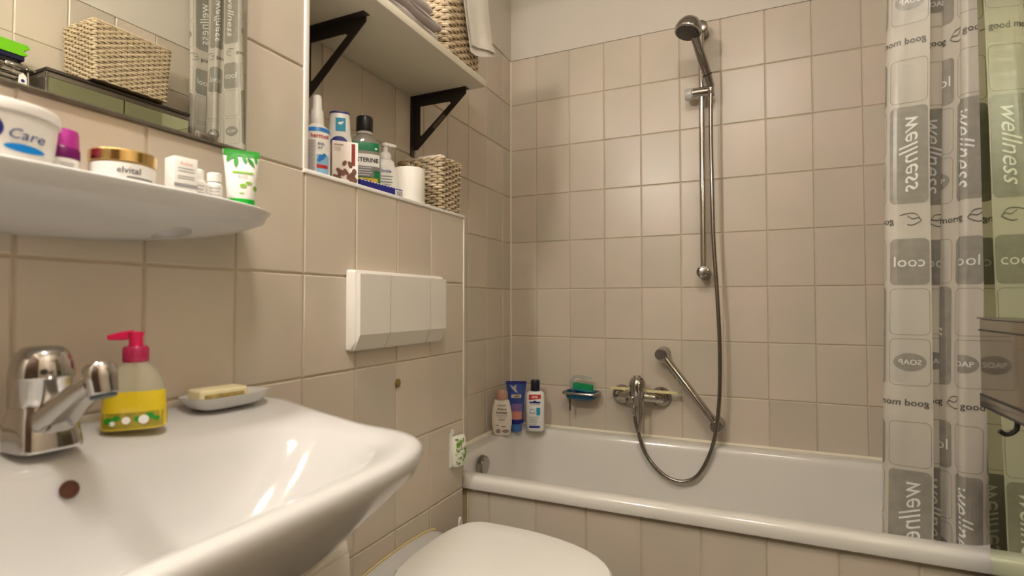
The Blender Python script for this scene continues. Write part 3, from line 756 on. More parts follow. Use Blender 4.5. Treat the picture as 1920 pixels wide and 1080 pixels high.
# ---------------------------------------------------------------- things on the ledge
lz = LEDGE+.0003
NA = math.radians(45)
t = thing('spray_bottle', 'white spray bottle with blue stripe beside white corner trim', 'bottle', (.128, -1.258, lz), math.radians(42))
S1 = Bottle([(0,.050,.050,2),(.002,.053,.053,2),(.095,.053,.053,2),(.107,.047,.047,2),(.114,.030,.030,2),(.117,.026,.026,2)])
obj('body', S1.mb(32), WPLAST, t)
obj('cap', MB().lathe([(.0135,.116),(.0140,.118),(.0125,.145),(.0095,.150),(.0088,.176),(.007,.1785),(.001,.179)], 24), WPLAST, t)
obj('blue_stripe', S1.band(.096, .105, .0006), PLBLUE, t)
obj('name_lettering', S1.text('hermol', .006, .087, .034, bold=.02), PRED, t)
obj('grey_panel', S1.rect(-.0245, -.001, .004, .078, .0007), mat('print_panel', (.62,.58,.56), .5), t)
obj('text_lines', S1.lines(-.012, .074, .018, 15, .0046, .0010, .0014), PGREY, t)
obj('kind_lettering', MB().add(*(lambda m: (m.v, m.f))(S1.text('ENE-', .010, .070, .014, bold=.01))).add(*(lambda m: (m.v, m.f))(S1.text('AY', .008, .062, .009, bold=.01))), PBLUE, t)
obj('blue_field', S1.rect(.001, .024, .004, .048, .0008), PSKY, t)
q = MB()
for x, z, r in ((.010,.042,.006),(.016,.047,.004),(.006,.036,.004)): q.add(*(lambda m: (m.v, m.f))(S1.ell(x, z, r, r, .0014, 14)))
obj('bubble_print', q, PLBLUE, t)
obj('red_band', S1.rect(.001, .022, .020, .027, .0016), PRED, t)
obj('foot_band', S1.rect(-.0245, .024, .001, .006, .0012), PBLUE, t)

t = thing('lotion_bottle', 'white lotion bottle with navy round badge behind the coffee-bean carton', 'bottle', (.086, -1.145, lz), math.radians(43))
S2 = Bottle([(0,.056,.034,2.6),(.003,.062,.038,2.6),(.06,.066,.042,2.6),(.10,.062,.040,2.5),(.135,.050,.036,2.4),(.182,.044,.034,2.4),(.183,.043,.033,2.4)])
obj('body', S2.mb(36), WPLAST, t)
obj('top_rim', S2.band(.1795, .1835, .0007), PBLUE, t)
obj('top_disc', MB().loft([se(.042,.032,.183,2.4), se(.040,.030,.1842,2.4)]), PBLUE, t)
obj('label_square', S2.rect(-.009, .013, .137, .168, .0009), PTEAL, t)
obj('bird_print', MB().add(*(lambda m: (m.v, m.f))(S2.ell(.001, .155, .005, .003, .0014, 12))).add(*(lambda m: (m.v, m.f))(S2.ell(.006, .158, .003, .002, .0015, 10))), PWHITE, t)
obj('badge', S2.ell(-.001, .108, .020, .017, .0009), PBLUE, t)
obj('badge_lettering', S2.text('NIVEA', -.001, .108, .030, bold=.01), PWHITE, t)
obj('text_lines', S2.lines(-.006, .080, .030, 3, .010, .002), PMAUVE, t)

t = thing('coffee_carton', 'small carton printed with coffee beans at front of the ledge', 'box', (.146, -1.196, lz), math.radians(50))
obj('carton', MB().rbox(-.027, .027, -.016, .016, 0, .092, .0008), mat('pale_carton', (.70,.62,.55), .5, vary=.03), t)
fy = -.0164
def frect(x0, x1, z0, z1, y=fy): return ([(x0,y,z0),(x1,y,z0),(x1,y,z1),(x0,y,z1)], [(0,1,2,3)])
obj('flap', MB().add(*frect(.010, .027, 0, .0915)), mat('cream_carton', (.80,.76,.70), .5), t, None)
obj('red_strip', MB().add(*frect(.013, .021, .040, .088, fy-.0003)), mat('print_maroon', (.22,.02,.015), .5), t, None)
obj('text_lines', MB().add(*frect(-.024, -.004, .082, .085)).add(*frect(-.024, -.008, .0775, .0785)).add(*frect(-.024, -.010, .074, .075)).add(*frect(-.024,-.009,.0705,.0715)), PMAUVE, t, None)
random.seed(5); bn = MB()
for k in range(24):
    a = random.uniform(-.6, .9); cx = random.uniform(-.022, .022); cz = random.uniform(.006, .034)+(.012 if k < 3 else 0); rx, rz_ = .0042, .0066
    vv = [(cx+rx*cos(u)*cos(a)-rz_*sin(u)*sin(a), fy-.0006-.00005*k, cz+rx*cos(u)*sin(a)+rz_*sin(u)*cos(a)) for u in [2*pi*i/12 for i in range(12)]]
    bn.add(vv, [tuple(range(12))])
obj('bean_print', bn, PBROWN, t, None)

t = thing('mouthwash_bottle', 'clear mouthwash bottle with black cap and green labels', 'bottle', (.088, -1.060, lz), math.radians(46))
S3 = Bottle([(0,.068,.046,3),(.003,.074,.050,3),(.05,.078,.052,3),(.125,.076,.050,3),(.14,.068,.046,2.7),(.150,.048,.040,2.2),(.156,.034,.034,2)])
obj('body', Bottle([(.0645,.0776,.0516,3)]+[q for q in S3.s if q[0] > .07]).mb(40), mat('clear_plastic', (.86,.86,.82), .06, trans=.85, vary=.01), t)
LQ3 = Bottle([(0,.068,.046,3),(.003,.0742,.0502,3),(.05,.0782,.0522,3),(.064,.0779,.0519,3)])
obj('liquid', LQ3.mb(36), mat('green_mouthwash', (.015,.20,.06), .1, vary=.05), t)
obj('neck_ring', MB().lathe([(.0185,.156),(.0195,.158),(.0195,.162),(.018,.163)], 26), mat('neck_plastic', (.60,.57,.52), .25), t)
obj('cap', MB().lathe([(.0195,.163),(.0205,.165),(.0205,.196),(.0185,.2005),(.001,.202)], 30), BLACK, t)
obj('green_label', S3.rect(-.034, .033, .112, .133, .0010), mat('label_green', (.0,.22,.09), .4, vary=.05), t)
obj('label_mark', S3.rect(.022, .028, .1155, .1205, .0015), PWHITE, t)
obj('white_label', S3.rect(-.034, .034, .074, .104, .0010), PWHITE, t)
obj('name_lettering', S3.text('LISTERINE', .000, .089, .062, .0016, bold=.03), PBLACK, t)
obj('grey_label', S3.rect(-.034, .020, .048, .074, .0010), mat('label_grey', (.20,.20,.21), .5), t)
obj('text_lines', S3.lines(-.004, .070, .040, 4, .006, .0012, .0016), PWHITE, t)
obj('yellow_label', S3.rect(-.034, .030, .032, .045, .0011), PYELLOW, t)
obj('yellow_label_text', MB().add(*(lambda m: (m.v, m.f))(S3.rect(-.022,.006,.0395,.0415,.0017,4,1))).add(*(lambda m: (m.v, m.f))(S3.ell(.012,.038,.002,.002,.0017,10))), PBLACK, t)

t = thing('pump_bottle', 'white pump bottle between mouthwash and the paper roll', 'bottle', (.088, -.978, lz), math.radians(45))
S4 = Bottle([(0,.058,.036,2.8),(.003,.062,.040,2.8),(.06,.060,.040,2.7),(.095,.052,.036,2.6),(.110,.044,.032,2.4),(.113,.036,.028,2.2)])
obj('body', S4.mb(36), WPLAST, t)
obj('collar', MB().lathe([(.0155,.113),(.0158,.115),(.0150,.128),(.012,.132),(.0065,.136),(.0062,.150)], 24), WPLAST, t)
pm = MB().lathe([(.0085,.150),(.0095,.153),(.0085,.158),(.001,.159)], 20)
q = MB().loft([se(.011,.006,0,3,14), se(.010,.005,.014,3,14), se(.006,.004,.028,2.5,14)]).xf(Matrix.Translation((0,0,.1555)) @ Matrix.Rotation(math.radians(95), 4, 'Y')); pm.add(q.v, q.f)
obj('pump', pm, WPLAST, t)
obj('name_lettering', MB().add(*(lambda m: (m.v, m.f))(S4.text('Ombia', -.002, .082, .030, bold=.02))), mat('print_royal', (.03,.05,.35), .4), t)
obj('text_lines', S4.lines(.001, .068, .032, 6, .0075, .0022), PGREY, t)

t = thing('toothpaste_box', 'flat blue toothpaste box lying in front of mouthwash', 'box', (.150, -1.083, lz), math.radians(84))
obj('carton', MB().rbox(-.070, .070, -.013, .013, 0, .022, .0006), PBLUE, t)
obj('white_edge', MB().add([(-.070+.14*i/28, -.0134, .0225-(.003 if i % 2 else .0)) for i in range(29)]+[(.070,-.0134,.0225),(-.070,-.0134,.0225)], [tuple(range(31))]).box(-.069,.069,-.0125,.0125,.0221,.0226), PWHITE, t, None)
obj('barcode', MB().box(.044, .068, -.0137, -.0130, .002, .018), PWHITE, t, None)
q = MB()
for k in range(9): q.box(.047+.0022*k, .0480+.0022*k+.0004*(k % 3), -.0140, -.0136, .004, .016)
obj('barcode_bars', q, PGREY, t, None)

t = thing('paper_roll', 'white paper roll standing in front of the ledge basket', 'paper roll', (.128, -.928, lz), 0)
obj('roll', MB().lathe([(.016,.096),(.016,.001),(.040,.0),(.041,.002),(.041,.095),(.040,.0965),(.016,.0965)], 40, cap0=False, cap1=False), PAPER, t)
t = thing('green_bottle', 'small green bottle half hidden behind the paper roll', 'bottle', (.060, -.915, lz), 0)
obj('body', MB().lathe([(.016,0),(.017,.002),(.017,.085),(.013,.095),(.008,.100)], 22), mat('green_bottle', (.02,.16,.05), .25, vary=.1), t)
obj('cap', MB().lathe([(.010,.100),(.010,.116),(.001,.117)], 18), WPLAST, t)

# ---------------------------------------------------------------- towels and cloth on the upper shelf
def towel(z, h, y0, y1, x0, x1, label):
    t = thing('folded_towel', label, 'towel', ((x0+x1)/2, (y0+y1)/2, z), 0, 'folded towels on the upper shelf')
    m = MB(); rings = []
    ny = 16; N = 26
    for j in range(ny+1):
        q = j/ny; y = (y0+(y1-y0)*q)-(y0+y1)/2
        e = min(1, min(q, 1-q)*7); hh = h*(.55+.45*math.sqrt(max(0, 1-(1-e)**2))); w = (x1-x0)
        ring = []
        for i in range(N):
            a = 2*pi*i/N; c = cos(a); s_ = sin(a)
            xx = w/2*math.copysign(abs(c)**.35, c); zz = h/2+hh/2*math.copysign(abs(s_)**.8, s_)
            zz += .0016*sin(y*60+xx*40+z*90)*(1 if s_ > 0 else .2)
            ring.append((xx+.002*sin(y*38+z*50), y, max(.0004, zz)))
        rings.append(ring)
    obj('folds', m.loft(rings), TOWEL, t, 60)
    # inner fold crease visible at the front edge
    obj('edge_seam', MB().tube([((x1-x0)/2+.0005, (y0+(y1-y0)*k/12)-(y0+y1)/2, h*.5+.001*sin(k)) for k in range(1, 12)], .0016, 5), TOWEL, t)
towel(1.7575, .030, -1.32, -.958, .03, .236, 'lowest folded grey towel of the stack on upper shelf')
towel(1.7890, .032, -1.32, -.944, .03, .238, 'middle folded grey towel of the stack on upper shelf')
towel(1.8225, .034, -1.31, -.968, .03, .228, 'topmost folded grey towel of the stack on upper shelf')

t = thing('hanging_cloth', 'white cloth draped over the rim of the upper basket', 'cloth', (.245, -.78, 1.8))
def cloth(u, v):
    # u along Y, v from inside basket over rim and down the outside (+X face)
    y0 = -.868+.020*v; y1 = -.748+.060*v
    y = y0+(y1-y0)*u
    prof = [(.180,1.980),(.215,2.015),(.245,2.020),(.2565,2.000),(.259,1.93),(.262,1.86),(.266,1.800+.045*u)]
    k = v*(len(prof)-1); i = min(int(k), len(prof)-2); f = k-i
    x = prof[i][0]+(prof[i+1][0]-prof[i][0])*f; z = prof[i][1]+(prof[i+1][1]-prof[i][1])*f
    x += .005*sin(u*9+v*2)*max(0, v-.4)+.004*max(0, v-.5)
    return (x, y+.004*sin(v*8), z)
m = MB().grid(cloth, 22, 30); m2 = MB().grid(lambda u, v: tuple(a+b for a, b in zip(cloth(u, v), (-.0025, 0, -.0025))), 22, 30)
m.add(m2.v, m2.f); obj('drape', m, CLOTH, t, 70, world=True)
m = MB().grid(lambda u, v: (lambda p: (p[0]-.004, p[1]-.012+.010*v, p[2]-.012-.006*sin(u*4)))(cloth(u, .45+.57*v)), 18, 18)
obj('under_fold', m, CLOTH, t, 70, world=True)

# ---------------------------------------------------------------- shower
RX = .7935
t = thing('shower_rail', 'chrome vertical shower rail on the back wall', 'shower rail', (RX, -.045, 1.2))
obj('rod', MB().tube([(RX, -.055, 1.205), (RX, -.055, 2.105)], .0105, 18), CHROME, t, world=True)
for z in (1.2085, 2.105):
    o = obj('wall_mount', MB().lathe([(.022,0),(.024,.004),(.022,.030),(.0235,.045),(.0235,.066),(.019,.072),(.012,.0735),(.001,.074)], 26, c=(RX, -.001, z), axis=(0,-1,0)), DCHROME, t, world=True)
    obj('mount_ring', MB().lathe([(.0215,.0),(.0155,.0025),(.0145,.0005)], 22, c=(RX, -.0725, z), axis=(0,-1,0)), CHROME, o, world=True)
sl = obj('slider', MB().loft([[tuple(Vector((RX, -.055, 1.866))+Vector((x, .0205*cos(a), .0205*sin(a)))) for a in [2*pi*i/24 for i in range(24)]] for x in (-.030, .030)]), CHROME, t, world=True)
obj('slider_knob', MB().lathe([(.016,0),(.021,.004),(.0215,.022),(.018,.028),(.001,.029)], 22, c=(RX-.030, -.055, 1.866), axis=(-1,0,0)), mat('clear_knob', (.78,.76,.72), .15, trans=.4, vary=.1), sl, world=True)
obj('hook_arm', MB().loft([[tuple(Vector((RX+.030+x, -.060-y2, 1.862))+Vector((.0, .017*cos(a), .017*sin(a)))) for a in [2*pi*i/18 for i in range(18)]] for x, y2 in ((0,0),(.014,.004))]), STEEL, sl, world=True)

HB = Vector((RX+.034, -.085, 1.872)); HT = Vector((.775, -.190, 2.045))
t = thing('hand_shower', 'chrome hand shower with round head hung on shower rail', 'shower head', tuple(HB))
ax = (HT-HB)
path = [HB+ax*q+Vector((0, -.010*sin(pi*q), -.0))*1.0 for q in [i/10 for i in range(11)]]
obj('handle', MB().tube(path, [.0125,.0135,.0145,.0155,.0160,.0158,.0152,.0148,.0150,.017,.020], 20), DCHROME, t, world=True)
obj('grip_inlay', MB().tube([p+Vector((-.004,-.0135,.001)) for p in path[3:8]], [.002,.0045,.005,.0045,.002], 10), STEEL, t, world=True)
obj('grip_ring', MB().tube([path[2]-ax*.012, path[2]+ax*.012], .0166, 20), DARKM, t, world=True)
dirn = Vector((-.20, -.22, -.95)).normalized()
HC = Vector((.764, -.206, 2.032))
hd = obj('head', MB().lathe([(.001,-.046),(.018,-.0435),(.032,-.035),(.041,-.020),(.0455,-.005),(.0455,.002),(.042,.006)], 36, c=tuple(HC), axis=tuple(dirn)), DCHROME, t, world=True)
obj('head_ring', MB().lathe([(.0445,.002),(.0455,.004),(.0445,.008),(.041,.009)], 36, c=tuple(HC), axis=tuple(dirn)), CHROME, hd, world=True)
obj('spray_face', MB().lathe([(.041,.006),(.039,.012),(.030,.015),(.001,.016)], 36, c=tuple(HC), axis=tuple(dirn)), mat('spray_face', (.06,.055,.05), .4, vary=.3, scale=200), hd, world=True)
nz = MB()
q = Vector((0,0,1)).rotation_difference(dirn)
for R_, n in ((.012,6),(.022,12),(.032,18)):
    for i in range(n):
        p = HC+q @ Vector((R_*cos(2*pi*i/n), R_*sin(2*pi*i/n), .0135)); m_ = MB().lathe([(.0018,0),(.0014,.0035)], 6, c=tuple(p), axis=tuple(dirn)); nz.add(m_.v, m_.f)
stuff(obj('nozzles', nz, STEEL, hd, world=True))

def catmull(P, n):
    P = [Vector(p) for p in P]; Q = [2*P[0]-P[1]]+P+[2*P[-1]-P[-2]]; out = []
    for k in range(1, len(Q)-2):
        for i in range(n):
            u = i/n; a, b, c, d = Q[k-1:k+3]
            out.append(.5*((2*b)+(c-a)*u+(2*a-5*b+4*c-d)*u*u+(3*b-a-3*c+d)*u**3))
    out.append(P[-1]); return out
hp = [(.8275,-.085,1.868),(.826,-.086,1.78),(.826,-.088,1.65),(.828,-.09,1.51),(.831,-.09,1.32),(.842,-.09,1.113),(.848,-.09,.926),(.843,-.092,.739),(.822,-.097,.60),(.775,-.104,.495),(.715,-.107,.462),(.648,-.105,.482),(.590,-.10,.545),(.558,-.096,.637),(.546,-.092,.700)]
path = catmull(hp, 10)
t = thing('shower_hose', 'ribbed metal shower hose looping down from rail into bathtub', 'hose', (.83, -.09, 1.1))
# ribbed tube: radius alternates along the length
dense = []
L = [0]
for a, b in zip(path, path[1:]): L.append(L[-1]+(b-a).length)
tot = L[-1]; n = int(tot/.0030); i = 0
for k in range(n+1):
    d = tot*k/n
    while i < len(L)-2 and L[i+1] < d: i += 1
    u = (d-L[i])/max(1e-9, L[i+1]-L[i]); dense.append(path[i].lerp(path[i+1], u))
obj('hose', MB().tube(dense, [.0076 if k % 2 else .0066 for k in range(n+1)], 10), mat('hose_metal', (.29,.265,.24), .22, 1, vary=.05), t, 80, world=True)
for p, d in ((hp[0], (0,0,1)), (hp[-1], (-.1,.03,1))):
    obj('coupling', MB().lathe([(.0085,-.022),(.0105,-.018),(.0115,.0),(.0115,.010)], 18, c=p, axis=d), CHROME, t, world=True)

# bath mixer
t = thing('bath_mixer', 'chrome bath mixer tap on the back wall with a lever', 'tap', (.555, -.05, .74))
for x in (.484, .632):
    o = obj('wall_rosette', MB().lathe([(.038,0),(.039,.003),(.036,.012),(.024,.022),(.018,.024)], 32, c=(x, -.001, .739), axis=(0,-1,0)), DCHROME, t, world=True)
obj('body', MB().tube(catmull([(.478,-.034,.739),(.50,-.055,.744),(.555,-.066,.748),(.61,-.055,.744),(.638,-.034,.739)], 6), [.019]*4+[.018]*5+[.0205]*7+[.018]*5+[.019]*4, 18), CHROME, t, world=True)
obj('cartridge', MB().lathe([(.0255,-.034),(.0285,-.024),(.0285,.033),(.0310,.035),(.0308,.045),(.0275,.058),(.0205,.069),(.0145,.0725),(.0135,.077),(.001,.0775)], 28, c=(.556, -.074, .748)), CHROME, t, world=True)
obj('diverter', MB().lathe([(.0155,0),(.0165,.004),(.0165,.020),(.013,.025),(.001,.026)], 24, c=(.536,-.083,.735), axis=(-.15,-1,0)), CHROME, t, world=True)
obj('hose_outlet', MB().lathe([(.0095,-.030),(.011,-.028),(.0125,0)], 18, c=(.545,-.086,.735)), CHROME, t, world=True)
obj('lever', MB().tube([(.572,-.094,.742),(.575,-.098,.72),(.576,-.100,.690),(.573,-.101,.655),(.570,-.102,.622)], [.0070,.0055,.0072,.0085,.0075], 14), CHROME, t, world=True)
o = thing('wooden_strip', 'thin pale yellow wooden strip lying across the bath mixer', 'strip', (.575, -.040, .771))
obj('strip', MB().rbox(.448, .536, -.060, -.040, .7655, .7735, .0012), mat('pale_wood', (.72,.64,.34), .6, vary=.15, scale=30), o, world=True)
obj('strip', MB().rbox(.576, .700, -.060, -.040, .7615, .7700, .0012), MATS['pale_wood'], o, world=True)
obj('strip_bridge', MB().rbox(.530, .580, -.048, -.040, .7640, .7715, .0012), MATS['pale_wood'], o, world=True)

# grab bar
A = Vector((.647, -.058, .902)); B = Vector((.829, -.058, .664)); d = (B-A).normalized()
t = thing('grab_bar', 'slanted chrome grab bar on the back wall beside shower hose', 'grab bar', tuple((A+B)/2))
obj('rod', MB().tube([A, B], .0165, 24), CHROME, t, world=True)
for P, s_ in ((A, -1), (B, 1)):
    o = obj('post', MB().loft([[tuple(P+d*s_*.006+Vector((0, 1, 0))*y+r_*(cos(a)*d+sin(a)*d.cross(Vector((0,1,0))))) for a in [2*pi*i/20 for i in range(20)]] for y, r_ in ((-.022,.018),(-.019,.022),(.035,.0225),(.050,.025),(.0565,.0255))]), DCHROME, t, world=True)
    obj('post_ring', MB().tube([P-d*s_*.018, P-d*s_*.028], .0185, 24), CHROME, o, world=True)

# soap basket on the back wall with a brush
t = thing('shower_soap_holder', 'chrome wall soap holder with blue tray on the back wall', 'soap holder', (.328, -.05, .73))
obj('rim', MB().tube([(p[0], p[1], .742) for p in rrect(.262, .398, -.088, -.006, .022, 0, 5)], .0055, 8, closed=True), DCHROME, t, world=True)
TRAY = mat('blue_tray', (.01,.14,.28), .15, trans=.3, vary=.2)
obj('tray', MB().loft([rrect(.30, .375, -.065, -.025, .015, .712, 5), rrect(.275, .388, -.080, -.012, .02, .722, 5), rrect(.266, .394, -.085, -.009, .022, .746, 5), rrect(.270, .390, -.081, -.013, .02, .746, 5), rrect(.28, .38, -.07, -.02, .018, .728, 5)]), TRAY, t, world=True)
obj('pin', MB().tube([(.290,-.07,.74),(.290,-.07,.672)], .0032, 8), DARKM, t, world=True)
obj('wall_bracket', MB().rbox(.31, .35, -.010, -.0005, .722, .748, .002), DCHROME, t, world=True)
t = thing('nail_brush', 'green and clear scrubbing brush lying in the blue soap holder', 'brush', (.338, -.047, .7475))
obj('base', MB().loft([se(.085,.034,.0,2.6,28), se(.092,.040,.004,2.6,28), se(.090,.038,.009,2.6,28)]).xf(Matrix.Rotation(.10, 4, 'Y')), mat('aqua_plastic', (.05,.36,.50), .15, trans=.45, vary=.1), t)
br = MB()
for i in range(13):
    for j in range(3):
        m_ = MB().lathe([(.0029,.006),(.0026,.033)], 6, c=(-.037+.006*i, -.011+.011*j, -.0006*i)); br.add(m_.v, m_.f)
stuff(obj('bristles', br, mat('green_bristle', (.02,.42,.16), .4, vary=.4, scale=150), t))
obj('handle', MB().tube(catmull([(-.042,0,.004),(-.050,0,.030),(-.036,0,.054),(-.006,0,.056),(.034,0,.051)], 6), [.006]*25, 12), mat('clear_handle', (.72,.76,.76), .05, trans=.7, vary=.02), t)

# ---------------------------------------------------------------- bottles on the bath corner
bz = .5864
t = thing('shampoo_bottle', 'cream shampoo bottle with rosy cap in the bath corner', 'bottle', (.060, -.215, bz), math.radians(22))
S5 = Bottle([(0,.056,.036,2.6),(.003,.064,.040,2.6),(.04,.078,.046,2.6),(.075,.080,.046,2.5),(.110,.070,.042,2.4),(.132,.058,.036,2.4),(.138,.046,.032,2.2)])
obj('body', S5.mb(36), mat('cream_bottle', (.78,.72,.63), .35, vary=.02), t)
obj('cap', MB().lathe([(.0245,.137),(.0255,.140),(.0240,.165),(.0205,.172),(.010,.1755),(.001,.176)], 28, sy=.85), mat('rosy_cap', (.52,.32,.25), .25, .2, vary=.08), t)
obj('maker_lettering', S5.text('GARNIER', .001, .116, .034), PBLACK, t)
obj('name_lettering', MB().add(*(lambda m: (m.v, m.f))(S5.text('Wahre', .001, .102, .036, bold=.02))).add(*(lambda m: (m.v, m.f))(S5.text('Schätze', .001, .089, .042, bold=.02))), mat('print_dark_brown', (.06,.03,.02), .5), t)
obj('text_lines', MB().add(*(lambda m: (m.v, m.f))(S5.lines(.001, .077, .048, 2, .005, .0014))).add(*(lambda m: (m.v, m.f))(S5.lines(.001, .064, .026, 2, .005, .002))), PMAUVE, t)
q = MB()
for x, z, rx, rz_ in ((-.012,.018,.009,.009),(.016,.018,.013,.007),(.008,.036,.010,.0025),(-.015,.040,.006,.002)): q.add(*(lambda m: (m.v, m.f))(S5.ell(x, z, rx, rz_, .0009, 16)))
obj('picture_print', q, PMAUVE, t)

t = thing('blue_tube', 'blue squeeze tube standing on its cap behind the shampoo', 'tube', (.086, -.135, bz), math.radians(24))
S6 = Bottle([(.030,.044,.036,2),(.036,.050,.040,2),(.10,.060,.034,2.1),(.16,.074,.016,2.4),(.19,.082,.005,3),(.198,.082,.003,3)])
obj('tube', S6.mb(36), mat('blue_tube', (.045,.09,.34), .25, vary=.25, scale=25), t)
obj('cap', MB().lathe([(.021,0),(.022,.001),(.022,.028),(.020,.030)], 26, sy=.85), mat('light_blue_cap', (.06,.16,.45), .3, vary=.05), t)
obj('crimp', S6.rect(-.0405, .0405, .186, .198, .0008), PBLUE, t)
obj('dark_band', S6.rect(-.029, .029, .030, .048, .0008), PBLUE, t)
obj('pink_label', S6.rect(-.018, .022, .048, .080, .0010), mat('print_salmon', (.62,.26,.20), .4, vary=.1), t)
obj('violet_label', S6.rect(-.018, .022, .080, .110, .0010), mat('print_violet', (.22,.13,.34), .4, vary=.1), t)
obj('label_strip', S6.rect(-.020, .020, .133, .146, .0010), mat('print_sand', (.62,.52,.36), .4), t)
obj('label_lettering', S6.text('MEN', .004, .1395, .020, .0016, bold=.02), PBLACK, t)
obj('foil_print', MB().add([S6.pt(x, z, .0012) for x, z in ((-.026,.184),(-.010,.176),(.002,.186),(-.002,.170),(.006,.152),(-.004,.156),(-.018,.170))], [(0,1,6),(1,2,3),(1,3,5,6),(3,4,5)]), mat('foil', (.75,.78,.85), .2, .6), t)

t = thing('shower_gel_bottle', 'white shower gel bottle with black cap and red label in bath corner', 'bottle', (.152, -.095, bz), math.radians(18))
S7 = Bottle([(0,.066,.040,3),(.003,.072,.044,3),(.008,.075,.046,3),(.138,.075,.046,3),(.150,.070,.042,2.8),(.156,.055,.036,2.4),(.158,.040,.032,2)])
obj('body', S7.mb(36), mat('gel_white', (.80,.79,.76), .35, vary=.02), t)
obj('cap', MB().lathe([(.0180,.158),(.0185,.160),(.0180,.198),(.0165,.202),(.001,.203)], 26), mat('navy_black', (.012,.013,.028), .3), t)
obj('red_label', MB().grid(lambda a, b: S7.pt(-.024+.048*a, (.124+.006*a)+(.022-.006*a)*b, .0010), 10, 3), PRED, t)
obj('red_label_lettering', S7.text('-20%', -.002, .1365, .028, .0016, bold=.01), PWHITE, t)
obj('navy_label', MB().add(*(lambda m: (m.v, m.f))(S7.rect(-.022, .022, .112, .118, .0010, 10, 1))).grid(lambda a, b: S7.pt(-.009+.018*a, .118+.0045*b*sin(pi*a), .0010), 8, 2), PBLUE, t)
obj('name_lettering', S7.text('TOTAL MEN', 0, .107, .038), PBLACK, t)
obj('teal_label', S7.rect(.006, .021, .064, .094, .0010), PTEAL, t)
obj('script_lettering', MB().add(*(lambda m: (m.v, m.f))(S7.text('sport', -.010, .086, .022, shear=.3))).add(*(lambda m: (m.v, m.f))(S7.text('fresh', -.010, .074, .024, shear=.3))), mat('print_dark_teal', (.03,.10,.16), .5), t)
obj('kind_lettering', S7.text('DUSCHGEL', -.003, .056, .038, bold=.01), PGREY, t)
obj('text_lines', S7.lines(-.005, .047, .030, 4, .006, .0018), PGREY, t)
obj('blue_label', S7.rect(-.023, .020, .014, .023, .0010), mat('print_cobalt', (.02,.05,.35), .4), t)

# ---------------------------------------------------------------- shower curtain
CURT = mat('curtain_film', (.80,.77,.70), .25, vary=.03, scale=8)
def curtain_material():
    m, nt, b = nodes('curtain_plastic'); N = nt.nodes; L = nt.links
    out = N['Material Output']
    b.inputs['Base Color'].default_value = (.80, .765, .69, 1); b.inputs['Roughness'].default_value = .28
    nzs = N.new('ShaderNodeTexNoise'); nzs.inputs['Scale'].default_value = 30; tc = N.new('ShaderNodeTexCoord'); L.new(tc.outputs['Object'], nzs.inputs['Vector'])
    bp = N.new('ShaderNodeBump'); bp.inputs['Strength'].default_value = .25; bp.inputs['Distance'].default_value = .004; L.new(nzs.outputs['Fac'], bp.inputs['Height']); L.new(bp.outputs[0], b.inputs['Normal'])
    tl = N.new('ShaderNodeBsdfTranslucent'); tl.inputs[0].default_value = (.82,.78,.70,1)
    tr = N.new('ShaderNodeBsdfTransparent'); tr.inputs[0].default_value = (.95,.93,.88,1)
    m1 = N.new('ShaderNodeMixShader'); m1.inputs[0].default_value = .40; L.new(b.outputs[0], m1.inputs[1]); L.new(tl.outputs[0], m1.inputs[2])
    m2 = N.new('ShaderNodeMixShader'); m2.inputs[0].default_value = .16; L.new(m1.outputs[0], m2.inputs[1]); L.new(tr.outputs[0], m2.inputs[2])
    L.new(m2.outputs[0], out.inputs[0]); return m
def print_material(name, col, mixt):
    m, nt, b = nodes(name); N = nt.nodes; L = nt.links; out = N['Material Output']
    tc = N.new('ShaderNodeTexCoord'); nz = N.new('ShaderNodeTexNoise'); nz.inputs['Scale'].default_value = 55; nz.inputs['Detail'].default_value = 5
    L.new(tc.outputs['Object'], nz.inputs['Vector'])
    cr = N.new('ShaderNodeMix'); cr.data_type = 'RGBA'; cr.inputs['A'].default_value = (*[c*.75 for c in col], 1); cr.inputs['B'].default_value = (*[min(1, c*1.35) for c in col], 1)
    L.new(nz.outputs['Fac'], cr.inputs['Factor']); L.new(cr.outputs['Result'], b.inputs['Base Color']); b.inputs['Roughness'].default_value = .3
    tr = N.new('ShaderNodeBsdfTransparent'); ms = N.new('ShaderNodeMixShader'); ms.inputs[0].default_value = mixt
    L.new(b.outputs[0], ms.inputs[1]); L.new(tr.outputs[0], ms.inputs[2]); L.new(ms.outputs[0], out.inputs[0]); return m
CURT = curtain_material()
CGREY = print_material('curtain_print_grey', (.30,.28,.24), .28)
CLIGHT = print_material('curtain_print_light', (.66,.63,.56), .55)
CLINE = print_material('curtain_print_line', (.34,.31,.26), .25)
CINK = print_material('curtain_print_ink', (.09,.08,.07), .1)
CWHITE = print_material('curtain_print_white', (.82,.79,.72), .1)
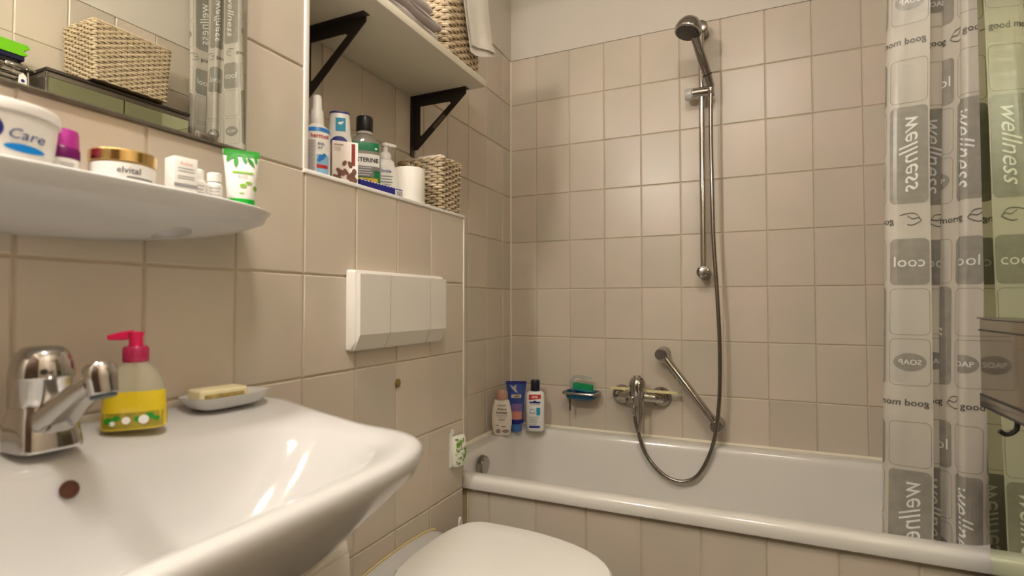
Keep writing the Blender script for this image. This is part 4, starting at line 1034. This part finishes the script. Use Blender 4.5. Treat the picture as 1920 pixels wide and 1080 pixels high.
# cross-section control points (X, Y) at rail-to-floor middle, in order along the cloth
CP = [(1.322,-.648),(1.292,-.644),(1.262,-.640),(1.244,-.627),(1.243,-.613),(1.256,-.603),(1.30,-.598),(1.345,-.592),(1.366,-.585),(1.372,-.572),(1.364,-.562),(1.352,-.572),(1.352,-.590),
      (1.366,-.604),(1.377,-.622),(1.372,-.640),(1.381,-.652),(1.402,-.650),(1.420,-.638),(1.432,-.615),(1.430,-.59),(1.438,-.572),(1.455,-.575),(1.464,-.60),(1.468,-.63),(1.482,-.645),(1.497,-.630),(1.503,-.60),(1.512,-.585),(1.522,-.60)]
cs = catmull([(x, y, 0) for x, y in CP], 8)
CL = [0]
for a, b in zip(cs, cs[1:]): CL.append(CL[-1]+(b-a).length)
CLEN = CL[-1]
ZT, ZBOT = 2.40, .44
def csec(u):
    u = max(0, min(CLEN, u)); lo, hi = 0, len(CL)-1
    while hi-lo > 1:
        mid = (lo+hi)//2
        if CL[mid] <= u: lo = mid
        else: hi = mid
    f = (u-CL[lo])/max(1e-9, CL[hi]-CL[lo]); return cs[lo].lerp(cs[hi], f)
def curtain(u, z, e=0):
    def P(u, z):
        p = csec(u); q = (1.2-z)/.65
        k = 1+.075*q if q > 0 else 1+.045*q
        X = WR-.004-(WR-.004-p.x)*k
        amp = 1-.10*max(0, -q)
        Y = -.612+(p.y+.612)*amp+.004*sin(z*5+p.x*20)
        lean = max(0, min(1, (z-.60)/.25)); side = max(0, min(1, (p.x-1.385)/.09)); Y -= .050*lean*lean*(3-2*lean)*side*side*(3-2*side)
        return Vector((X+.004*sin(z*3.1+u*7), Y, z))
    p = P(u, z)
    if e:
        du = P(min(CLEN, u+.002), z)-P(max(0, u-.002), z); dz = P(u, z+.004)-P(u, z-.004); n = du.cross(dz).normalized(); p = p+n*e
    return p
t = thing('shower_curtain', 'translucent shower curtain with grey lettered squares gathered over the bathtub', 'curtain', (1.40, -.61, ZBOT))
NU = 230; NV = 44
obj('sheet', MB().grid(lambda a, b: tuple(curtain(CLEN*a, ZBOT+(ZT-ZBOT)*b)), NU, NV), CURT, t, 180, world=True)
def both(fn, pts, faces, e):
    m = MB()
    for s_ in (-1, 1): m.add([tuple(curtain(u, z, s_*e)) for u, z in pts], faces)
    return m
def cell_fill(u0, u1, z0, z1, r=.011, nu=10, nv=10, e=.0008):
    pts = []; f = []
    zs = [z0+r*(1-cos(pi/2*k/5)) for k in range(5)]+[z0+r+(z1-z0-2*r)*k/nv for k in range(nv+1)]+[z1-r*(1-cos(pi/2*k/5)) for k in range(4, -1, -1)]
    nv = len(zs)-1
    for j in range(nv+1):
        z = zs[j]; d = min(z-z0, z1-z); ins = r-math.sqrt(max(0, r*r-(r-d)**2)) if d < r else 0
        for i in range(nu+1): pts.append((u0+ins+(u1-u0-2*ins)*i/nu, z))
    for j in range(nv):
        for i in range(nu): a = j*(nu+1)+i; f.append((a, a+1, a+nu+2, a+nu+1))
    return both(None, pts, f, e)
def cell_line(u0, u1, z0, z1, r=.011, w=.0013, e=.0009):
    loop = []
    for cx, cz, a0 in ((u1-r, z1-r, 0), (u0+r, z1-r, pi/2), (u0+r, z0+r, pi), (u1-r, z0+r, 1.5*pi)):
        for i in range(6): a = a0+pi/2*i/5; loop.append((cx, cz, a))
    out = []; inn_ = []
    # densify straight runs
    full = []
    for i in range(len(loop)):
        cx, cz, a = loop[i]; p = (cx+r*cos(a), cz+r*sin(a), cos(a), sin(a)); full.append(p)
        cx, cz, a2 = loop[(i+1) % len(loop)]; p2 = (cx+r*cos(a2), cz+r*sin(a2), cos(a2), sin(a2))
        if i % 6 == 5:
            for k in range(1, 10): q = k/10; full.append(tuple(x+(y-x)*q for x, y in zip(p, p2)))
    n = len(full); pts = [(u, z) for u, z, a, b in full]+[(u-w*a, z-w*b) for u, z, a, b in full]
    return both(None, pts, [(i, (i+1) % n, n+(i+1) % n, n+i) for i in range(n)], e)
def cell_text(s, u, z, width, e, rot=0, **k):
    v, f = text_fit(s, width, **k)
    if rot: v = [(-y, x) for x, y in v] if rot > 0 else [(y, -x) for x, y in v]
    return both(None, [(u+x, z+y) for x, y in v], f, e)
PITCH = .080; PER = .409; Z00 = .874   # centre height of a lettering band
def in_rng(u0, u1): return u0 >= 0 and u1 <= CLEN
ncol = int(CLEN/PITCH)+1
def add_print(kind, mb, m):
    return obj(kind, mb, m, t, None, world=True)
def clampu(u): return max(.001, min(CLEN-.001, u))
def textband(z, u):
    while u < CLEN-.02:
        if 0 < u and u+.045 < CLEN: add_print('lettering', cell_text('good', u+.021, z, .041, .0011, bold=.012), CINK)
        u += .049
        if 0 < u and u+.07 < CLEN: add_print('lettering', cell_text('morning', u+.034, z, .068, .0011, bold=.012), CINK)
        u += .076
        if 0 < u and u+.05 < CLEN:
            for pl in ([(0,0),(.010,.015),(.024,.017),(.040,.013)], [(0,0),(.008,-.006),(.018,-.010),(.026,-.008)], [(0,0),(.006,.006),(.016,.004),(.026,.012)]):
                pts = []
                for x, y in catmull([(a, b2, 0) for a, b2 in pl], 4) and [(p.x, p.y) for p in catmull([(a, b2, 0) for a, b2 in pl], 4)]:
                    pts += [(u+x, z+y+.0011), (u+x, z+y-.0011)]
                add_print('bird_print', both(None, pts, [(2*i, 2*i+1, 2*i+3, 2*i+2) for i in range(len(pts)//2-1)], .0011), CINK)
        u += .050
for b in range(-1, 5):
    zc = Z00+PER*b
    if zc-.03 > ZBOT and zc+.03 < ZT: textband(zc, .006-(.115 if b % 2 else 0))
    zt = zc-.040; zb = zc-PER+.040       # block of cells below this band
    for c in range(-1, ncol+1):
        u0 = .003+PITCH*c; u1 = u0+PITCH-.008
        a0, a1 = clampu(u0), clampu(u1)
        if a1-a0 < .03: continue
        H_ = zt-zb
        if (b+c) % 2 == 0:
            cells = [('plain', zt, zt-.100), ('well', zt-.108, zb)]
        else:
            h3 = (H_-.016)/3; cells = [('cool', zt, zt-h3), ('plain', zt-h3-.008, zt-2*h3-.008), ('soap', zt-2*h3-.016, zb)]
        full = abs((a1-a0)-(u1-u0)) < 1e-6
        for kind, z1, z0 in cells:
            z0c, z1c = max(z0, ZBOT+.004), min(z1, ZT-.004)
            if z1c-z0c < .03: continue
            cu = (u0+u1)/2; cz = (z0+z1)/2
            ok = full and z0c == z0 and z1c == z1
            if kind in ('well', 'cool'):
                add_print('grey_square', cell_fill(a0, a1, z0c, z1c), CGREY)
                if ok: add_print('square_lettering', cell_text('wellness' if kind == 'well' else 'cool', cu, cz, .17 if kind == 'well' else .056, .0014, -1 if kind == 'well' else 0, **({'shear': .4} if kind == 'well' else {})), CWHITE)
            else:
                add_print('outlined_square', cell_line(a0, a1, z0c, z1c), CLINE)
                if kind == 'soap' and ok:
                    n = 24; pts = [(cu, cz)]+[(cu+.029*r/6*cos(2*pi*i/n), cz+.020*r/6*sin(2*pi*i/n)) for r in range(1, 7) for i in range(n)]; fe = [(0, 1+i, 1+(i+1) % n) for i in range(n)]+[(1+r*n+i, 1+(r+1)*n+i, 1+(r+1)*n+(i+1) % n, 1+r*n+(i+1) % n) for r in range(5) for i in range(n)]
                    add_print('grey_oval', both(None, pts, fe, .0009), CGREY)
                    add_print('oval_lettering', cell_text('SOAP', cu, cz, .040, .0014, bold=.01), CWHITE)
rt = thing('curtain_rail', 'white curtain rail spanning the room above the bathtub', 'curtain rail', (.76, -.612, 2.44))
obj('rod', MB().tube([(.002,-.612,2.44),(WR-.002,-.612,2.44)], .011, 14), WPLAST, rt, world=True)
for x in (.002, WR-.014): obj('end_socket', MB().lathe([(.022,0),(.022,.012)], 20, c=(x, -.612, 2.44), axis=(1,0,0)), WPLAST, rt, world=True)
k = 0
for i in range(9):
    u = CLEN*(i+.5)/9; p = curtain(u, ZT-.012)
    t2 = tag(obj('curtain_ring', MB().tube([(p.x, -.612+(p.y+.612)*.5+(abs(p.y+.612)*.5+.020)*sin(a)*.9, 2.418+.042*cos(a)) for a in [2*pi*j/18 for j in range(18)]], .0020, 6, closed=True), WPLAST), ('white curtain ring nearest the free edge of shower curtain' if i == 0 else 'white curtain ring nearest the right wall on curtain rail' if i == 8 else '%s white curtain ring from the free edge of shower curtain' % ('', 'second', 'third', 'fourth', 'fifth', 'sixth', 'seventh', 'eighth')[i]), 'curtain ring', 'curtain rings on the rail')

# ---------------------------------------------------------------- mirrored cabinet on the right wall
CX = 1.373; C0, C1 = -1.215, -.763; CTOP = 1.826
t = thing('mirror_cabinet', 'tall cabinet with green-tinted mirror doors and bronze frame, right edge of photo', 'cabinet', (1.46, -.99, FZ))
obj('carcass', MB().rbox(CX+.012, WR-.001, C0, C1, FZ+.001, CTOP-.026, .002), BROWNM, t, world=True)
obj('top_board', MB().rbox(CX-.004, WR-.001, C0-.004, C1+.004, CTOP-.010, CTOP, .0015), BROWNM, t, world=True)
obj('top_rail', MB().rbox(CX+.003, WR-.001, C0, C1, CTOP-.026, CTOP-.0105, .001), mat('bronze_light', (.20,.165,.13), .4, .5, vary=.1), t, world=True)
ym = -.993
for a, b in ((C0+.004, ym-.0015), (ym+.0015, C1-.001)):
    dr = obj('mirror_door', MB().box(CX+.0005, CX+.005, a, b, FZ+.05, CTOP-.028), GMIRROR, t, None, world=True)
    obj('door_backing', MB().rbox(CX+.0052, CX+.0118, a, b, FZ+.05, CTOP-.028, .001), DARKM, dr, world=True)
obj('edge_profile', MB().rbox(CX-.001, CX+.012, C0-.004, C0+.0035, FZ+.02, CTOP-.012, .001), DCHROME, t, world=True)
t = thing('storage_box', 'smoked mirror box with dark edge strips fixed on the cabinet door', 'box', (1.372, -.97, .905))
obj('body', MB().rbox(1.350, CX-.0002, -1.16, -.815, .905, 1.068, .0015), SMOKE, t, None, world=True)
for z0, z1 in ((1.046, 1.049), (.925, .928), (.9035, .907)):
    obj('edge_strip', MB().rbox(1.3482, 1.3505, -1.161, -.8135, z0, z1, .0005), BLACK, t, None, world=True)
obj('top_tray', MB().rbox(1.346, CX-.0002, -1.162, -.8135, 1.0685, 1.0715, .001), STEEL, t, world=True)
obj('foot_plate', MB().rbox(1.3484, 1.3502, -1.161, -.814, .9075, .9245, .0005), STEEL, t, world=True)
obj('hook', MB().tube(catmull([(1.358,-.945,.9035),(1.356,-.945,.888),(1.344,-.945,.879),(1.334,-.945,.884)], 5), .004, 8), BLACK, t, world=True)

# chrome rack with brush beside the cabinet (seen in the basin mirror)
t = thing('wall_rack', 'chrome wire rack on the right wall seen in the mirror', 'rack', (1.46, -1.42, 1.79))
for x, z in ((1.415,1.812),(1.47,1.806),(1.515,1.806)): obj('rail', MB().tube([(x,-1.62,z),(x,-1.228,z)], .006, 12), CHROME, t, world=True)
for y in (-1.60, -1.45, -1.30, -1.236): obj('cross_bar', MB().tube([(1.413,y,1.812),(1.47,y,1.804),(1.529,y,1.80)], .0045, 10), STEEL, t, world=True)
for y in (-1.335, -1.245): obj('hook', MB().tube([(1.415,y,1.81),(1.412,y,1.77),(1.405,y,1.745),(1.395,y,1.745)], .0035, 8), STEEL, t, world=True)
obj('joint', MB().lathe([(.010,-.028),(.0125,-.024),(.0125,.024),(.010,.028)], 16, c=(1.415,-1.275,1.812), axis=(0,1,0)), CHROME, t, world=True)
t = thing('green_brush', 'lime green cleaning brush lying on the chrome rack in mirror', 'brush', (1.44, -1.34, 1.832))
GN = mat('lime_plastic', (.16,.52,.01), .35, vary=.05)
poly = [(-1.45,1.846),(-1.262,1.846),(-1.248,1.853),(-1.262,1.862),(-1.244,1.873),(-1.250,1.882),(-1.45,1.884)]
obj('block', MB().prism(poly, lambda y, z, h: (h, y, z), (1.405, 1.470)), GN, t, 20, world=True)
obj('bristle_block', MB().rbox(1.408, 1.467, -1.448, -1.256, 1.832, 1.846, .002), mat('navy_bristle', (.01,.012,.05), .7, vary=.2), t, world=True)
obj('bristle_tuft', MB().rbox(1.412, 1.463, -1.40, -1.27, 1.820, 1.832, .002), BLACK, t, world=True)
t = thing('plastic_tag', 'small white plastic tag hanging from the chrome rack in mirror', 'tag', (1.404, -1.262, 1.74))
obj('tag', MB().prism([(-.011,0),(.011,0),(.009,.045),(0,.054),(-.009,.045)], lambda y, z, h: (h, y, z), (-.0015, .0015)), WPLAST, t, 20)
obj('print_dot', MB().lathe([(.005,0),(.004,.0006)], 14, c=(-.0016, 0, .030), axis=(-1,0,0)), PBLUE, t)
